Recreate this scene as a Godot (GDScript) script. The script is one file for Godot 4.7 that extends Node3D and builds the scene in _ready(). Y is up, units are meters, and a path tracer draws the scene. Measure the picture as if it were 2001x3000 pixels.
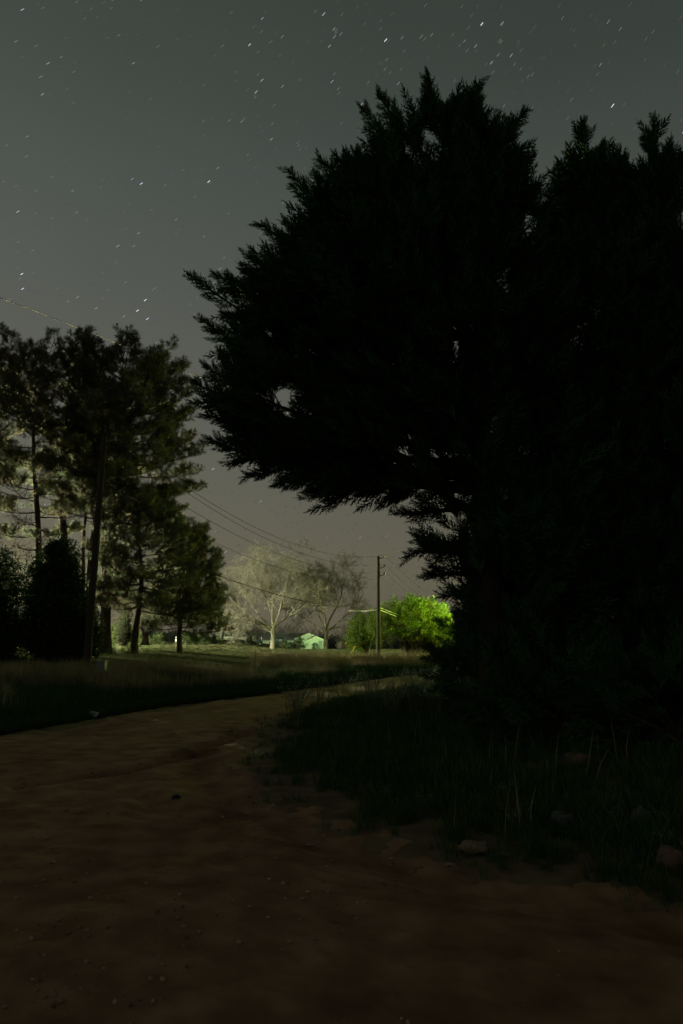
extends Node3D
# A country lane at night: red cedars on the right, a stand of pines on the left, a lamp-lit lawn and houses behind.

const SKY_TURN := 1.0 # the glow is stronger to the left
var M := {}
var used := {}
var noise := FastNoiseLite.new()
var fine := FastNoiseLite.new()
const ROAD_LEFT := [Vector2(0, -12.5), Vector2(6, -8.1), Vector2(11.2, -5.4), Vector2(13.2, -4.75), Vector2(16.2, -3.85), Vector2(20, -1.8), Vector2(24, 0.0), Vector2(29.5, 2.6), Vector2(31.4, 5.2), Vector2(33, 9), Vector2(36, 40)]
const ROAD_RIGHT := [Vector2(-3, 14), Vector2(1.5, 6.5), Vector2(3.2, 3.2), Vector2(4.25, 1.95), Vector2(4.7, 1.4), Vector2(5.25, 0.67), Vector2(6.6, -0.33), Vector2(7.8, -0.82), Vector2(9.2, -1.05), Vector2(13.6, -1.2), Vector2(17, -0.5), Vector2(21, 1.5), Vector2(25, 4), Vector2(27, 8), Vector2(29, 40)]


# ---------------------------------------------------------------- mesh helpers
class MB:
	var v := PackedVector3Array()
	var n := PackedVector3Array()
	var i := PackedInt32Array()

	func tri(a: Vector3, b: Vector3, c: Vector3) -> void:
		var m := (b - a).cross(c - a).normalized()
		var k := v.size()
		v.append(a); v.append(b); v.append(c)
		n.append(m); n.append(m); n.append(m)
		i.append(k); i.append(k + 2); i.append(k + 1)

	func quad(a: Vector3, b: Vector3, c: Vector3, d: Vector3) -> void:
		var m := (c - a).cross(d - b).normalized()
		var k := v.size()
		v.append(a); v.append(b); v.append(c); v.append(d)
		for j in 4: n.append(m)
		i.append(k); i.append(k + 2); i.append(k + 1)
		i.append(k); i.append(k + 3); i.append(k + 2)

	func kite(p: Vector3, d: Vector3, side: Vector3, length: float, width: float, belly := 0.4) -> void:
		var q := p + d * length * belly
		quad(p, q + side * width * 0.5, p + d * length, q - side * width * 0.5)

	func tube(pts: Array, rads: Array, sides := 6, cap := true) -> void:
		var k := v.size()
		var last := pts.size() - 1
		var ref := Vector3.UP
		for a in pts.size():
			var t: Vector3 = (pts[mini(a + 1, last)] - pts[maxi(a - 1, 0)]).normalized()
			if a == 0 and absf(t.y) > 0.9: ref = Vector3.RIGHT
			var u := ref - t * ref.dot(t)
			if u.length() < 0.01: u = t.cross(Vector3(0.3, 0.5, 0.8))
			u = u.normalized()
			ref = u
			var w := t.cross(u)
			for j in sides:
				var g := TAU * j / sides
				var o := u * cos(g) + w * sin(g)
				v.append(pts[a] + o * rads[a])
				n.append(o)
		for a in last:
			for j in sides:
				var p := k + a * sides + j
				var q := k + a * sides + (j + 1) % sides
				i.append(p); i.append(q + sides); i.append(q)
				i.append(p); i.append(p + sides); i.append(q + sides)
		if cap:
			for e in [0, last]:
				var t2: Vector3 = (pts[last] - pts[last - 1]).normalized() if e == last else (pts[0] - pts[1]).normalized()
				var c := v.size()
				v.append(pts[e]); n.append(t2)
				for j in sides:
					v.append(v[k + e * sides + j]); n.append(t2)
				for j in sides:
					var a1 := c + 1 + j
					var b1 := c + 1 + (j + 1) % sides
					if e == last: i.append(c); i.append(b1); i.append(a1)
					else: i.append(c); i.append(a1); i.append(b1)

	# a box with chamfered edges
	func box(c: Vector3, s: Vector3, bevel := 0.01, b := Basis.IDENTITY) -> void:
		var h := s * 0.5
		var e := minf(bevel, minf(h.x, minf(h.y, h.z)) * 0.45)
		var pts := {}
		for x in [-1, 1]:
			for y in [-1, 1]:
				for z in [-1, 1]:
					pts[Vector3i(x, y, z)] = [Vector3(x * h.x, y * (h.y - e), z * (h.z - e)), Vector3(x * (h.x - e), y * h.y, z * (h.z - e)), Vector3(x * (h.x - e), y * (h.y - e), z * h.z)]
		var face := func(a: Array) -> void:
			var mid := Vector3.ZERO
			for p in a: mid += p
			var q := []
			for p in a: q.append(c + b * p)
			var m: Vector3 = (q[1] - q[0]).cross(q[2] - q[0])
			var flip := m.dot(b * mid) < 0
			if q.size() == 4:
				if flip: quad(q[0], q[3], q[2], q[1])
				else: quad(q[0], q[1], q[2], q[3])
			elif flip: tri(q[0], q[2], q[1])
			else: tri(q[0], q[1], q[2])
		for ax in 3:
			var o1 := (ax + 1) % 3
			var o2 := (ax + 2) % 3
			for sgn in [-1, 1]:
				var ring := []
				for w in [[-1, -1], [1, -1], [1, 1], [-1, 1]]:
					var key := Vector3i.ZERO
					key[ax] = sgn; key[o1] = w[0]; key[o2] = w[1]
					ring.append(pts[key][ax])
				face.call(ring)
			for s1 in [-1, 1]:
				for s2 in [-1, 1]:
					var k1 := Vector3i.ZERO
					k1[ax] = -1; k1[o1] = s1; k1[o2] = s2
					var k2 := k1
					k2[ax] = 1
					face.call([pts[k1][o1], pts[k2][o1], pts[k2][o2], pts[k1][o2]])
		for key in pts:
			face.call(pts[key])

	func blob(c: Vector3, r: Vector3, rng: RandomNumberGenerator, rough := 0.15, rows := 7, cols := 10) -> void:
		var k := v.size()
		var seedv := rng.randf() * 50.0
		for a in rows + 1:
			for b in cols:
				var th := PI * a / rows
				var ph := TAU * b / cols
				var d := Vector3(sin(th) * cos(ph), cos(th), sin(th) * sin(ph))
				var w := 1.0 + rough * (sin(d.x * 4.1 + seedv) * cos(d.y * 3.3 + seedv * 1.7) + 0.6 * sin(d.z * 6.3 + seedv * 2.3 + d.x * 3.0))
				v.append(c + d * r * w)
				n.append((d / r).normalized())
		for a in rows:
			for b in cols:
				var p := k + a * cols + b
				var q := k + a * cols + (b + 1) % cols
				i.append(p); i.append(q + cols); i.append(q)
				i.append(p); i.append(p + cols); i.append(q + cols)

	func mesh() -> ArrayMesh:
		var a := []
		a.resize(Mesh.ARRAY_MAX)
		a[Mesh.ARRAY_VERTEX] = v
		a[Mesh.ARRAY_NORMAL] = n
		a[Mesh.ARRAY_INDEX] = i
		var m := ArrayMesh.new()
		if v.size(): m.add_surface_from_arrays(Mesh.PRIMITIVE_TRIANGLES, a)
		return m


func numbered(called: String) -> String:
	used[called] = used.get(called, -1) + 1
	return called if used[called] == 0 else "%s_%03d" % [called, used[called]]


func thing(called: String, label: String, category: String, at := Vector3.ZERO, group := "") -> Node3D:
	var o := Node3D.new()
	o.name = numbered(called)
	add_child(o)
	o.position = at
	tag(o, label, category, group)
	return o


func tag(o: Node, label: String, category: String, group := "", kind := "") -> void:
	if label: o.set_meta("label", label)
	if category: o.set_meta("category", category)
	if group: o.set_meta("group", group)
	if kind: o.set_meta("kind", kind)


func part(called: String, m: Mesh, mat: Material, parent: Node3D = null, kind := "") -> MeshInstance3D:
	var o := MeshInstance3D.new()
	o.name = called if parent else numbered(called)
	o.mesh = m
	o.material_override = mat
	(parent if parent else self).add_child(o, true)
	if kind: o.set_meta("kind", kind)
	return o


func scatter(called: String, m: Mesh, mat: Material, places: Array, parent: Node3D = null, tints := []) -> MultiMeshInstance3D:
	var mm := MultiMesh.new()
	mm.transform_format = MultiMesh.TRANSFORM_3D
	mm.use_colors = tints.size() > 0
	mm.mesh = m
	mm.instance_count = places.size()
	for k in places.size():
		mm.set_instance_transform(k, places[k])
		if tints.size(): mm.set_instance_color(k, tints[k])
	var o := MultiMeshInstance3D.new()
	o.name = called if parent else numbered(called)
	o.multimesh = mm
	o.material_override = mat
	o.set_meta("kind", "stuff")
	(parent if parent else self).add_child(o, true)
	return o


func paint(c: Color, rough := 0.9, metal := 0.0) -> StandardMaterial3D:
	var m := StandardMaterial3D.new()
	m.albedo_color = c.linear_to_srgb()
	m.roughness = rough
	m.metallic = metal
	m.metallic_specular = 0.3
	return m


func speckle(a: Color, b: Color, freq: float, size: float, sd: int, rough := 0.95, bump := 0.0) -> StandardMaterial3D:
	var m := StandardMaterial3D.new()
	var f := FastNoiseLite.new()
	f.seed = sd
	f.frequency = freq
	f.fractal_octaves = 5
	var g := Gradient.new()
	g.set_color(0, a.linear_to_srgb())
	g.set_color(1, b.linear_to_srgb())
	var t := NoiseTexture2D.new()
	t.width = 512; t.height = 512; t.seamless = true
	t.noise = f
	t.color_ramp = g
	m.albedo_texture = t
	m.uv1_triplanar = true
	m.uv1_world_triplanar = true
	m.uv1_scale = Vector3.ONE / size
	m.roughness = rough
	m.metallic_specular = 0.2
	if bump > 0.0:
		var t2 := NoiseTexture2D.new()
		t2.width = 512; t2.height = 512; t2.seamless = true
		t2.noise = f
		m.heightmap_enabled = true
		m.heightmap_texture = t2
		m.heightmap_scale = bump
	return m


func leaf_mat(c: Color, through := 0.0, rough := 0.7) -> StandardMaterial3D:
	var m := paint(c, rough)
	m.metallic_specular = 0.12
	m.vertex_color_use_as_albedo = true
	if through > 0.0:
		m.backlight_enabled = true
		m.backlight = Color(through, through, through).linear_to_srgb()
	return m


func materials() -> void:
	M.dirt = speckle(Color(0.15, 0.084, 0.047), Color(0.33, 0.205, 0.122), 0.012, 3.1, 3, 1.0, 1.6)
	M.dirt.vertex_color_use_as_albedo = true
	M.soil = speckle(Color(0.085, 0.062, 0.034), Color(0.19, 0.14, 0.08), 0.02, 4.0, 5, 1.0, 1.0)
	M.cedar = leaf_mat(Color(0.032, 0.085, 0.036))
	M.cedar_bark = speckle(Color(0.025, 0.02, 0.016), Color(0.06, 0.046, 0.036), 0.03, 0.9, 8, 1.0, 1.0)
	M.pine = leaf_mat(Color(0.15, 0.16, 0.11), 0.95)
	M.pine_bark = speckle(Color(0.035, 0.028, 0.022), Color(0.11, 0.085, 0.065), 0.03, 1.1, 9, 1.0, 1.5)
	M.pale_bark = speckle(Color(0.15, 0.138, 0.108), Color(0.36, 0.33, 0.265), 0.02, 1.8, 10, 0.95, 1.0)
	M.dim_bark = speckle(Color(0.06, 0.052, 0.04), Color(0.16, 0.14, 0.11), 0.02, 1.8, 20)
	M.grey_bark = speckle(Color(0.15, 0.135, 0.1), Color(0.32, 0.29, 0.225), 0.02, 1.8, 11, 0.95, 1.0)
	M.bush = leaf_mat(Color(0.035, 0.065, 0.026), 0.3)
	M.far_bush = leaf_mat(Color(0.035, 0.04, 0.025), 0.3)
	M.evergreen = leaf_mat(Color(0.1, 0.105, 0.06), 0.8)
	M.green = leaf_mat(Color(0.11, 0.165, 0.03), 0.4, 0.6)
	M.shrub = leaf_mat(Color(0.09, 0.12, 0.05), 0.25)
	M.mistletoe = leaf_mat(Color(0.07, 0.095, 0.03), 0.15)
	M.grass = leaf_mat(Color(1, 1, 1), 0.2, 0.8)
	M.grass_stone = leaf_mat(Color(1, 1, 1), 0.0, 0.95)
	M.wood_pole = speckle(Color(0.035, 0.03, 0.024), Color(0.085, 0.068, 0.055), 0.03, 1.3, 12, 0.95, 1.0)
	M.wire = paint(Color(0.025, 0.025, 0.022), 0.8)
	M.bright_wire = paint(Color(0.55, 0.55, 0.4), 0.5)
	M.trail_copper = paint(Color(0.32, 0.24, 0.17), 0.6)
	M.yellow = paint(Color(0.7, 0.5, 0.05), 0.5)
	M.white = paint(Color(0.7, 0.72, 0.68), 0.6)
	M.pale = speckle(Color(0.24, 0.24, 0.2), Color(0.4, 0.4, 0.34), 0.03, 1.2, 13)
	M.dark = paint(Color(0.02, 0.022, 0.02), 0.6)
	M.darkgreen = paint(Color(0.02, 0.05, 0.035), 0.4)
	M.rubber = paint(Color(0.015, 0.015, 0.015), 0.9)
	M.roof = speckle(Color(0.14, 0.14, 0.14), Color(0.24, 0.24, 0.235), 0.05, 1.5, 14)
	M.siding = paint(Color(0.5, 0.56, 0.46), 0.7)
	M.trim = paint(Color(0.75, 0.76, 0.62), 0.6)
	M.brown = speckle(Color(0.1, 0.07, 0.05), Color(0.2, 0.14, 0.1), 0.04, 1.0, 15)
	M.rust = speckle(Color(0.16, 0.05, 0.02), Color(0.3, 0.1, 0.04), 0.04, 1.0, 16)
	M.red = paint(Color(0.35, 0.02, 0.025), 0.4)
	M.grey = paint(Color(0.2, 0.22, 0.22), 0.5)
	M.stone = speckle(Color(0.15, 0.11, 0.075), Color(0.3, 0.25, 0.18), 0.02, 0.5, 17, 0.95, 0.8)
	M.redstone = speckle(Color(0.12, 0.07, 0.055), Color(0.22, 0.14, 0.1), 0.02, 0.5, 18, 0.95, 0.8)
	M.bluestone = speckle(Color(0.06, 0.06, 0.065), Color(0.15, 0.15, 0.16), 0.02, 0.5, 19, 0.95, 0.8)
	M.bulb = paint(Color(0.8, 0.9, 0.8), 0.5)
	M.bulb.emission_enabled = true
	M.bulb.emission = Color(0.8, 1.0, 0.75)
	M.bulb.emission_energy_multiplier = 6.0
	M.green_bulb = paint(Color(0.8, 0.9, 0.8), 0.5)
	M.green_bulb.emission_enabled = true
	M.green_bulb.emission = Color(0.6, 1.0, 0.4)
	M.green_bulb.emission_energy_multiplier = 5.0
	M.lit_window = paint(Color(0.5, 0.4, 0.2), 0.5)
	M.lit_window.emission_enabled = true
	M.lit_window.emission = Color(1.0, 0.72, 0.3)
	M.lit_window.emission_energy_multiplier = 0.5
	M.glass = paint(Color(0.03, 0.04, 0.04), 0.15)


# ---------------------------------------------------------------- terrain
func along(table: Array, d: float) -> float:
	if d <= table[0].x: return table[0].y
	for k in range(1, table.size()):
		if d <= table[k].x:
			return lerpf(table[k - 1].y, table[k].y, (d - table[k - 1].x) / (table[k].x - table[k - 1].x))
	return table[table.size() - 1].y


func off_left(x: float, d: float) -> float: # metres beyond the road's left edge
	return along(ROAD_LEFT, d) - x


func off_right(x: float, d: float) -> float:
	return x - along(ROAD_RIGHT, d)


func height(x: float, z: float) -> float:
	var d := -z
	var l := off_left(x, d) * (0.55 if d < 30.0 else 1.0)
	var h := 0.0
	if l > 0.0:
		var lawn := 0.42 + 0.0068 * clampf(d - 30.0, -20.0, 80.0)
		var low := lerpf(0.05, 0.1, clampf((d - 54.0) / 30.0, 0, 1)) - 0.0125 * clampf(d - 90.0, 0.0, 90.0)
		var a := lerpf(low, lawn - 0.004 * maxf(d - 110.0, 0.0), smoothstep(-3.0, -13.0, x + (d - 45.0) * 0.06))
		h = a * smoothstep(0.0, 3.2, l) + 0.04 * noise.get_noise_2d(x * 0.5, z * 0.5) * smoothstep(0.0, 2.0, l)
	var r := off_right(x, d)
	if d < 29.0 and r > 0.0:
		h = 0.3 * smoothstep(0.0, 4.5, r) + 0.05 * noise.get_noise_2d(x * 2.0 + 40.0, z * 2.0) * smoothstep(0.0, 0.8, r)
	return h


func on(x: float, z: float) -> Vector3:
	return Vector3(x, height(x, z), z)


func to_line(p: Vector2, pts: Array) -> float:
	var best := 1e9
	for k in pts.size() - 1:
		var q := Geometry2D.get_closest_point_to_segment(p, pts[k], pts[k + 1])
		best = minf(best, q.distance_to(p))
	return best


func build_ground() -> void:
	var v := PackedVector3Array()
	var idx := PackedInt32Array()
	var seg := 260
	var rings := []
	var r := 0.4
	while r < 900.0:
		rings.append(r)
		r *= 1.048
	for a in rings.size():
		for s in seg:
			var g := TAU * s / seg
			var x: float = sin(g) * rings[a]
			var z: float = -cos(g) * rings[a]
			var edge: float = minf(-off_left(x, -z), -off_right(x, -z))
			v.append(Vector3(x, height(x, z) - 0.06 * smoothstep(0.0, 0.5, edge) - 0.25 * smoothstep(0.4, 1.2, edge), z))
	for a in rings.size() - 1:
		for s in seg:
			var p := a * seg + s
			var q := a * seg + (s + 1) % seg
			idx.append(p); idx.append(q); idx.append(p + seg)
			idx.append(q); idx.append(q + seg); idx.append(p + seg)
	v.append(Vector3(0, -0.06, 0))
	for s in seg:
		idx.append(v.size() - 1); idx.append((s + 1) % seg); idx.append(s)
	var g2 := part("ground", smooth(v, idx), M.soil)
	g2.set_meta("kind", "structure")


func smooth(v: PackedVector3Array, idx: PackedInt32Array, tint := PackedColorArray()) -> ArrayMesh:
	var n := PackedVector3Array()
	n.resize(v.size())
	for k in range(0, idx.size(), 3):
		var a := idx[k]
		var b := idx[k + 1]
		var c := idx[k + 2]
		var m := (v[c] - v[a]).cross(v[b] - v[a])
		if m.y < 0.0:
			idx[k + 1] = c; idx[k + 2] = b
			m = -m
		n[a] += m; n[b] += m; n[c] += m
	for k in n.size(): n[k] = n[k].normalized()
	var arr := []
	arr.resize(Mesh.ARRAY_MAX)
	arr[Mesh.ARRAY_VERTEX] = v
	arr[Mesh.ARRAY_NORMAL] = n
	arr[Mesh.ARRAY_INDEX] = idx
	if tint.size(): arr[Mesh.ARRAY_COLOR] = tint
	var out := ArrayMesh.new()
	out.add_surface_from_arrays(Mesh.PRIMITIVE_TRIANGLES, arr)
	return out


func rut_distance(x: float, d: float) -> float:
	return to_line(Vector2(x, d) + Vector2(0.12, 0.12) * noise.get_noise_2d(x * 20.0, d * 20.0), [Vector2(-3.3, 7.4), Vector2(-2.3, 8.5), Vector2(-1.95, 9.6), Vector2(-1.6, 11.4), Vector2(-1.0, 12.6), Vector2(-0.6, 13.4)])


func road_height(x: float, d: float) -> float:
	var p := Vector2(x, d)
	var e := minf(-off_left(x, d), -off_right(x, d)) + 0.5 * noise.get_noise_2d(x * 6.0, d * 6.0) + 0.5 * fine.get_noise_2d(x * 34.0, d * 34.0)
	var h := 0.015 - 0.1 * smoothstep(0.7, -0.5, e)
	h += 0.028 * noise.get_noise_2d(x * 4.0, d * 4.0) + 0.012 * fine.get_noise_2d(x * 20.0, d * 30.0)
	if d < 16.0:
		h += 0.014 * fine.get_noise_2d(x * 60.0, d * 110.0)
		# a rut with a crumbled lip that curves in from the lane
		var rut := rut_distance(x, d)
		h -= 0.07 * smoothstep(0.16, 0.02, rut)
		var rut2 := to_line(p, [Vector2(-1.9, 9.3), Vector2(-1.55, 7.8), Vector2(-0.9, 6.6), Vector2(0.3, 5.0), Vector2(2.0, 3.6)])
		h -= 0.045 * smoothstep(0.35, 0.0, rut2) - 0.025 * smoothstep(0.3, 0.0, absf(rut2 - 0.5))
		# tyre tracks with lug marks
		for track in [[Vector2(-2.4, 8.0), Vector2(-1.7, 6.7), Vector2(-1.0, 5.8), Vector2(0.1, 4.6)], [Vector2(-1.35, 7.5), Vector2(-0.75, 6.0), Vector2(0.4, 4.6)], [Vector2(1.3, 4.2), Vector2(0.4, 4.4), Vector2(-0.8, 4.9)]]:
			var w := smoothstep(0.19, 0.12, to_line(p, track))
			if w > 0.0:
				h += w * (-0.02 + 0.026 * sin((d * 1.0 + x * 0.35) * 48.0 + 2.0 * noise.get_noise_2d(x * 12.0, d * 12.0))) * clampf(0.5 + 1.6 * noise.get_noise_2d(x * 9.0, d * 9.0), 0.0, 1.0)
	return h


func build_road() -> void:
	var v := PackedVector3Array()
	var idx := PackedInt32Array()
	var keep := PackedByteArray()
	var tint := PackedColorArray()
	var radii := []
	var r := 0.7
	while r < 46.0:
		radii.append(r)
		r *= 1.0095
	var cols := 330
	for a in radii.size():
		for c in cols:
			var g := deg_to_rad(lerpf(-82.0, 82.0, float(c) / (cols - 1)))
			var x: float = sin(g) * radii[a]
			var d: float = cos(g) * radii[a]
			var e := minf(-off_left(x, d), -off_right(x, d))
			keep.append(1 if e > -0.9 else 0)
			v.append(Vector3(x, road_height(x, d) if e > -0.9 else -1.0, -d))
			# packed wheel paths are darker and redder than the loose clay between them
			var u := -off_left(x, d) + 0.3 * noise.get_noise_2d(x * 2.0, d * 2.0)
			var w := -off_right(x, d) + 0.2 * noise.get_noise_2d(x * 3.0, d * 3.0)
			var wear_and_shade := maxf(maxf(smoothstep(0.42, 0.1, absf(u - 1.2)), smoothstep(0.42, 0.1, absf(u - 2.8))), smoothstep(0.35, 0.08, absf(w - 0.75)))
			wear_and_shade *= clampf(0.6 + 0.9 * noise.get_noise_2d(x * 4.0 + 9.0, d * 4.0), 0.0, 1.0)
			if d < 16.0: # shade painted into the clay colour along the rut so its hollow shows
				wear_and_shade = maxf(wear_and_shade, 1.3 * smoothstep(0.13, 0.02, rut_distance(x, d)))
			var spot := 1.0 + 0.34 * fine.get_noise_2d(x * 18.0, d * 30.0) + 0.3 * noise.get_noise_2d(x * 3.5, d * 7.0)
			spot *= 1.0 + 0.42 * smoothstep(0.3, 0.05, absf(w - 0.28)) * smoothstep(4.5, 6.5, d)
			tint.append(Color(spot * lerpf(1.0, 0.72, wear_and_shade), spot * lerpf(0.96, 0.62, wear_and_shade), spot * lerpf(0.95, 0.58, wear_and_shade)))
	for a in radii.size() - 1:
		for c in cols - 1:
			var p := a * cols + c
			if keep[p] and keep[p + 1] and keep[p + cols] and keep[p + cols + 1]:
				idx.append(p); idx.append(p + 1); idx.append(p + cols)
				idx.append(p + 1); idx.append(p + cols + 1); idx.append(p + cols)
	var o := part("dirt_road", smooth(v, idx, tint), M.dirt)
	o.set_meta("kind", "structure")


# ---------------------------------------------------------------- sky
func sky_image() -> Image:
	var w := 4096
	var h := 2048
	var small := Image.create(512, 256, false, Image.FORMAT_RGBF)
	var stops := [[-90.0, Color(0.05, 0.044, 0.033)], [0.0, Color(0.115, 0.102, 0.068)], [5.0, Color(0.13, 0.12, 0.083)], [16.0, Color(0.105, 0.106, 0.087)], [30.0, Color(0.078, 0.087, 0.077)], [42.0, Color(0.05, 0.062, 0.053)], [55.0, Color(0.032, 0.042, 0.035)], [90.0, Color(0.03, 0.039, 0.033)]]
	for y in 256:
		var el := 90.0 - 180.0 * (y + 0.5) / 256.0
		var c: Color = stops[0][1]
		for k in range(1, stops.size()):
			if el >= stops[k - 1][0] and el <= stops[k][0]:
				c = stops[k - 1][1].lerp(stops[k][1], (el - stops[k - 1][0]) / (stops[k][0] - stops[k - 1][0]))
		for x in 512:
			var az := TAU * (x + 0.5) / 512.0
			small.set_pixel(x, y, c * (1.0 + 0.3 * SKY_TURN * sin(az)) * (1.0 + 0.03 * noise.get_noise_3d(40.0 * cos(az), y * 0.6, 40.0 * sin(az))))
	small.resize(w, h, Image.INTERPOLATE_CUBIC)
	return small


func build_stars() -> void:
	var rng := RandomNumberGenerator.new()
	rng.seed = 77
	var a := []
	var ta := []
	for k in 17000:
		var up := asin(rng.randf_range(0.06, 1.0))
		var az := rng.randf() * TAU
		var d := Vector3(sin(az) * cos(up), sin(up), -cos(az) * cos(up))
		var v := (Vector3.UP - d * d.y).normalized()
		var e := d.cross(v).normalized()
		var g := deg_to_rad(42.0 + rng.randf_range(-2, 2))
		var y := e * cos(g) + v * sin(g)
		var b := 0.075 * pow(rng.randf() + 0.003, -0.62)
		b = minf(b * lerpf(0.45, 1.0, smoothstep(0.06, 0.5, up)), 1.1)
		var w := clampf(b * 0.7, 0.45, 0.68)
		a.append(Transform3D(Basis(y.cross(-d) * w, y * rng.randf_range(0.9, 1.15), -d), d * 1200.0))
		var tint := Color(0.9, 1.0, 1.0).lerp([Color(0.6, 0.72, 1.0), Color(1.0, 0.72, 0.4), Color(1, 1, 0.9)][rng.randi() % 3], rng.randf() * 0.9)
		ta.append(Color(tint.r * b, tint.g * b, tint.b * b))
	var mb := MB.new()
	mb.box(Vector3.ZERO, Vector3(1.15, 5.0, 0.6), 0.3)
	var m := StandardMaterial3D.new()
	m.shading_mode = BaseMaterial3D.SHADING_MODE_UNSHADED
	m.vertex_color_use_as_albedo = true
	var o := scatter("stars", mb.mesh(), m, a, null, ta)
	tag(o, "short slanting white star streaks scattered over the night sky", "stars")


# ---------------------------------------------------------------- plants
func curve_points(a: Vector3, c: Vector3, b: Vector3, count: int) -> Array:
	var out := []
	for k in count:
		var t := float(k) / (count - 1)
		out.append(a.lerp(c, t).lerp(c.lerp(b, t), t))
	return out


func frame(p: Vector3, d: Vector3, size: float, rng: RandomNumberGenerator) -> Transform3D:
	var y := d.normalized()
	var x := y.cross(Vector3(rng.randf_range(-1, 1), rng.randf_range(-1, 1), rng.randf_range(-1, 1)))
	if x.length() < 0.01: x = y.cross(Vector3(1, 0.2, 0.1))
	x = x.normalized()
	return Transform3D(Basis(x, y, x.cross(y)).scaled_local(Vector3.ONE * size), p)


func rdir(rng: RandomNumberGenerator) -> Vector3:
	var y := rng.randf_range(-1, 1)
	var a := rng.randf() * TAU
	var s := sqrt(1.0 - y * y)
	return Vector3(s * cos(a), y, s * sin(a))


func spray(mb: MB, p: Vector3, d: Vector3, length: float, rng: RandomNumberGenerator) -> void:
	var side := d.cross(rdir(rng)).normalized()
	mb.kite(p, d, side, length, 0.035, 0.35)
	var off := d.cross(side)
	for k in 5:
		var t := 0.25 + 0.14 * k
		var s := side if k % 2 else -side
		s = (s + off * rng.randf_range(-0.8, 0.8)).normalized()
		var dd := (d * 0.85 + s * 0.5).normalized()
		mb.kite(p + d * length * t, dd, dd.cross(off).normalized(), length * 0.34 * (1.1 - t * 0.6), 0.025, 0.4)


func cedar_plume(sd: int, sparse := false) -> ArrayMesh:
	var rng := RandomNumberGenerator.new()
	rng.seed = sd
	var mb := MB.new()
	mb.tube([Vector3.ZERO, Vector3(0.01, 0.5, 0), Vector3(0, 0.9, 0)], [0.014, 0.009, 0.004], 3, false)
	var count := 16 if sparse else 33
	for k in count:
		var t := (k + rng.randf()) / count
		var az := k * 2.399 + rng.randf_range(-0.4, 0.4)
		var d := (Vector3(cos(az), 0, sin(az)) * rng.randf_range(0.45, 0.75) + Vector3.UP * 0.85).normalized()
		spray(mb, Vector3(0, t * 0.84, 0), d, 0.3 * pow(1.0 - t, 0.6) + 0.1, rng)
	spray(mb, Vector3(0, 0.8, 0), Vector3(0.05, 1, 0.03).normalized(), 0.26, rng)
	return mb.mesh()


func pine_tuft(sd: int) -> ArrayMesh:
	var rng := RandomNumberGenerator.new()
	rng.seed = sd
	var mb := MB.new()
	mb.tube([Vector3.ZERO, Vector3(0, 0.7, 0)], [0.02, 0.012], 3, false)
	for k in 56:
		var t := 0.15 + 0.65 * rng.randf()
		var az := k * 2.399
		var d := (Vector3(cos(az), 0, sin(az)) * rng.randf_range(0.5, 1.0) + Vector3.UP * rng.randf_range(0.25, 1.0)).normalized()
		mb.kite(Vector3(0, t, 0), d, d.cross(rdir(rng)).normalized(), rng.randf_range(0.32, 0.5), 0.036, 0.5)
	return mb.mesh()


func leaf_clump(sd: int, count: int, leaf: float, wide: float) -> ArrayMesh:
	var rng := RandomNumberGenerator.new()
	rng.seed = sd
	var mb := MB.new()
	for k in count:
		var p := rdir(rng) * pow(rng.randf(), 0.5) * 0.5
		var d := (p.normalized() + rdir(rng) * 0.9).normalized()
		mb.kite(p, d, d.cross(rdir(rng)).normalized(), leaf * rng.randf_range(0.7, 1.2), leaf * wide, 0.45)
	return mb.mesh()


func grass_tuft(sd: int, blades: int, spread: float, bend: float, width: float) -> ArrayMesh:
	var rng := RandomNumberGenerator.new()
	rng.seed = sd
	var mb := MB.new()
	for k in blades:
		var a := rng.randf() * TAU
		var p := Vector3(cos(a), 0, sin(a)) * spread * sqrt(rng.randf())
		var o := Vector3(cos(a), 0, sin(a)).rotated(Vector3.UP, rng.randf_range(-0.8, 0.8)) * bend * rng.randf()
		var h := rng.randf_range(0.5, 1.0)
		var side := Vector3(cos(rng.randf() * TAU), 0, sin(rng.randf() * TAU)).normalized() * width * 0.5
		var m := p + o * 0.3 + Vector3(0, h * 0.55, 0)
		var t := p + o + Vector3(0, h, 0)
		mb.quad(p - side, p + side, m + side * 0.8, m - side * 0.8)
		mb.tri(m - side * 0.8, m + side * 0.8, t)
	return mb.mesh()


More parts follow.
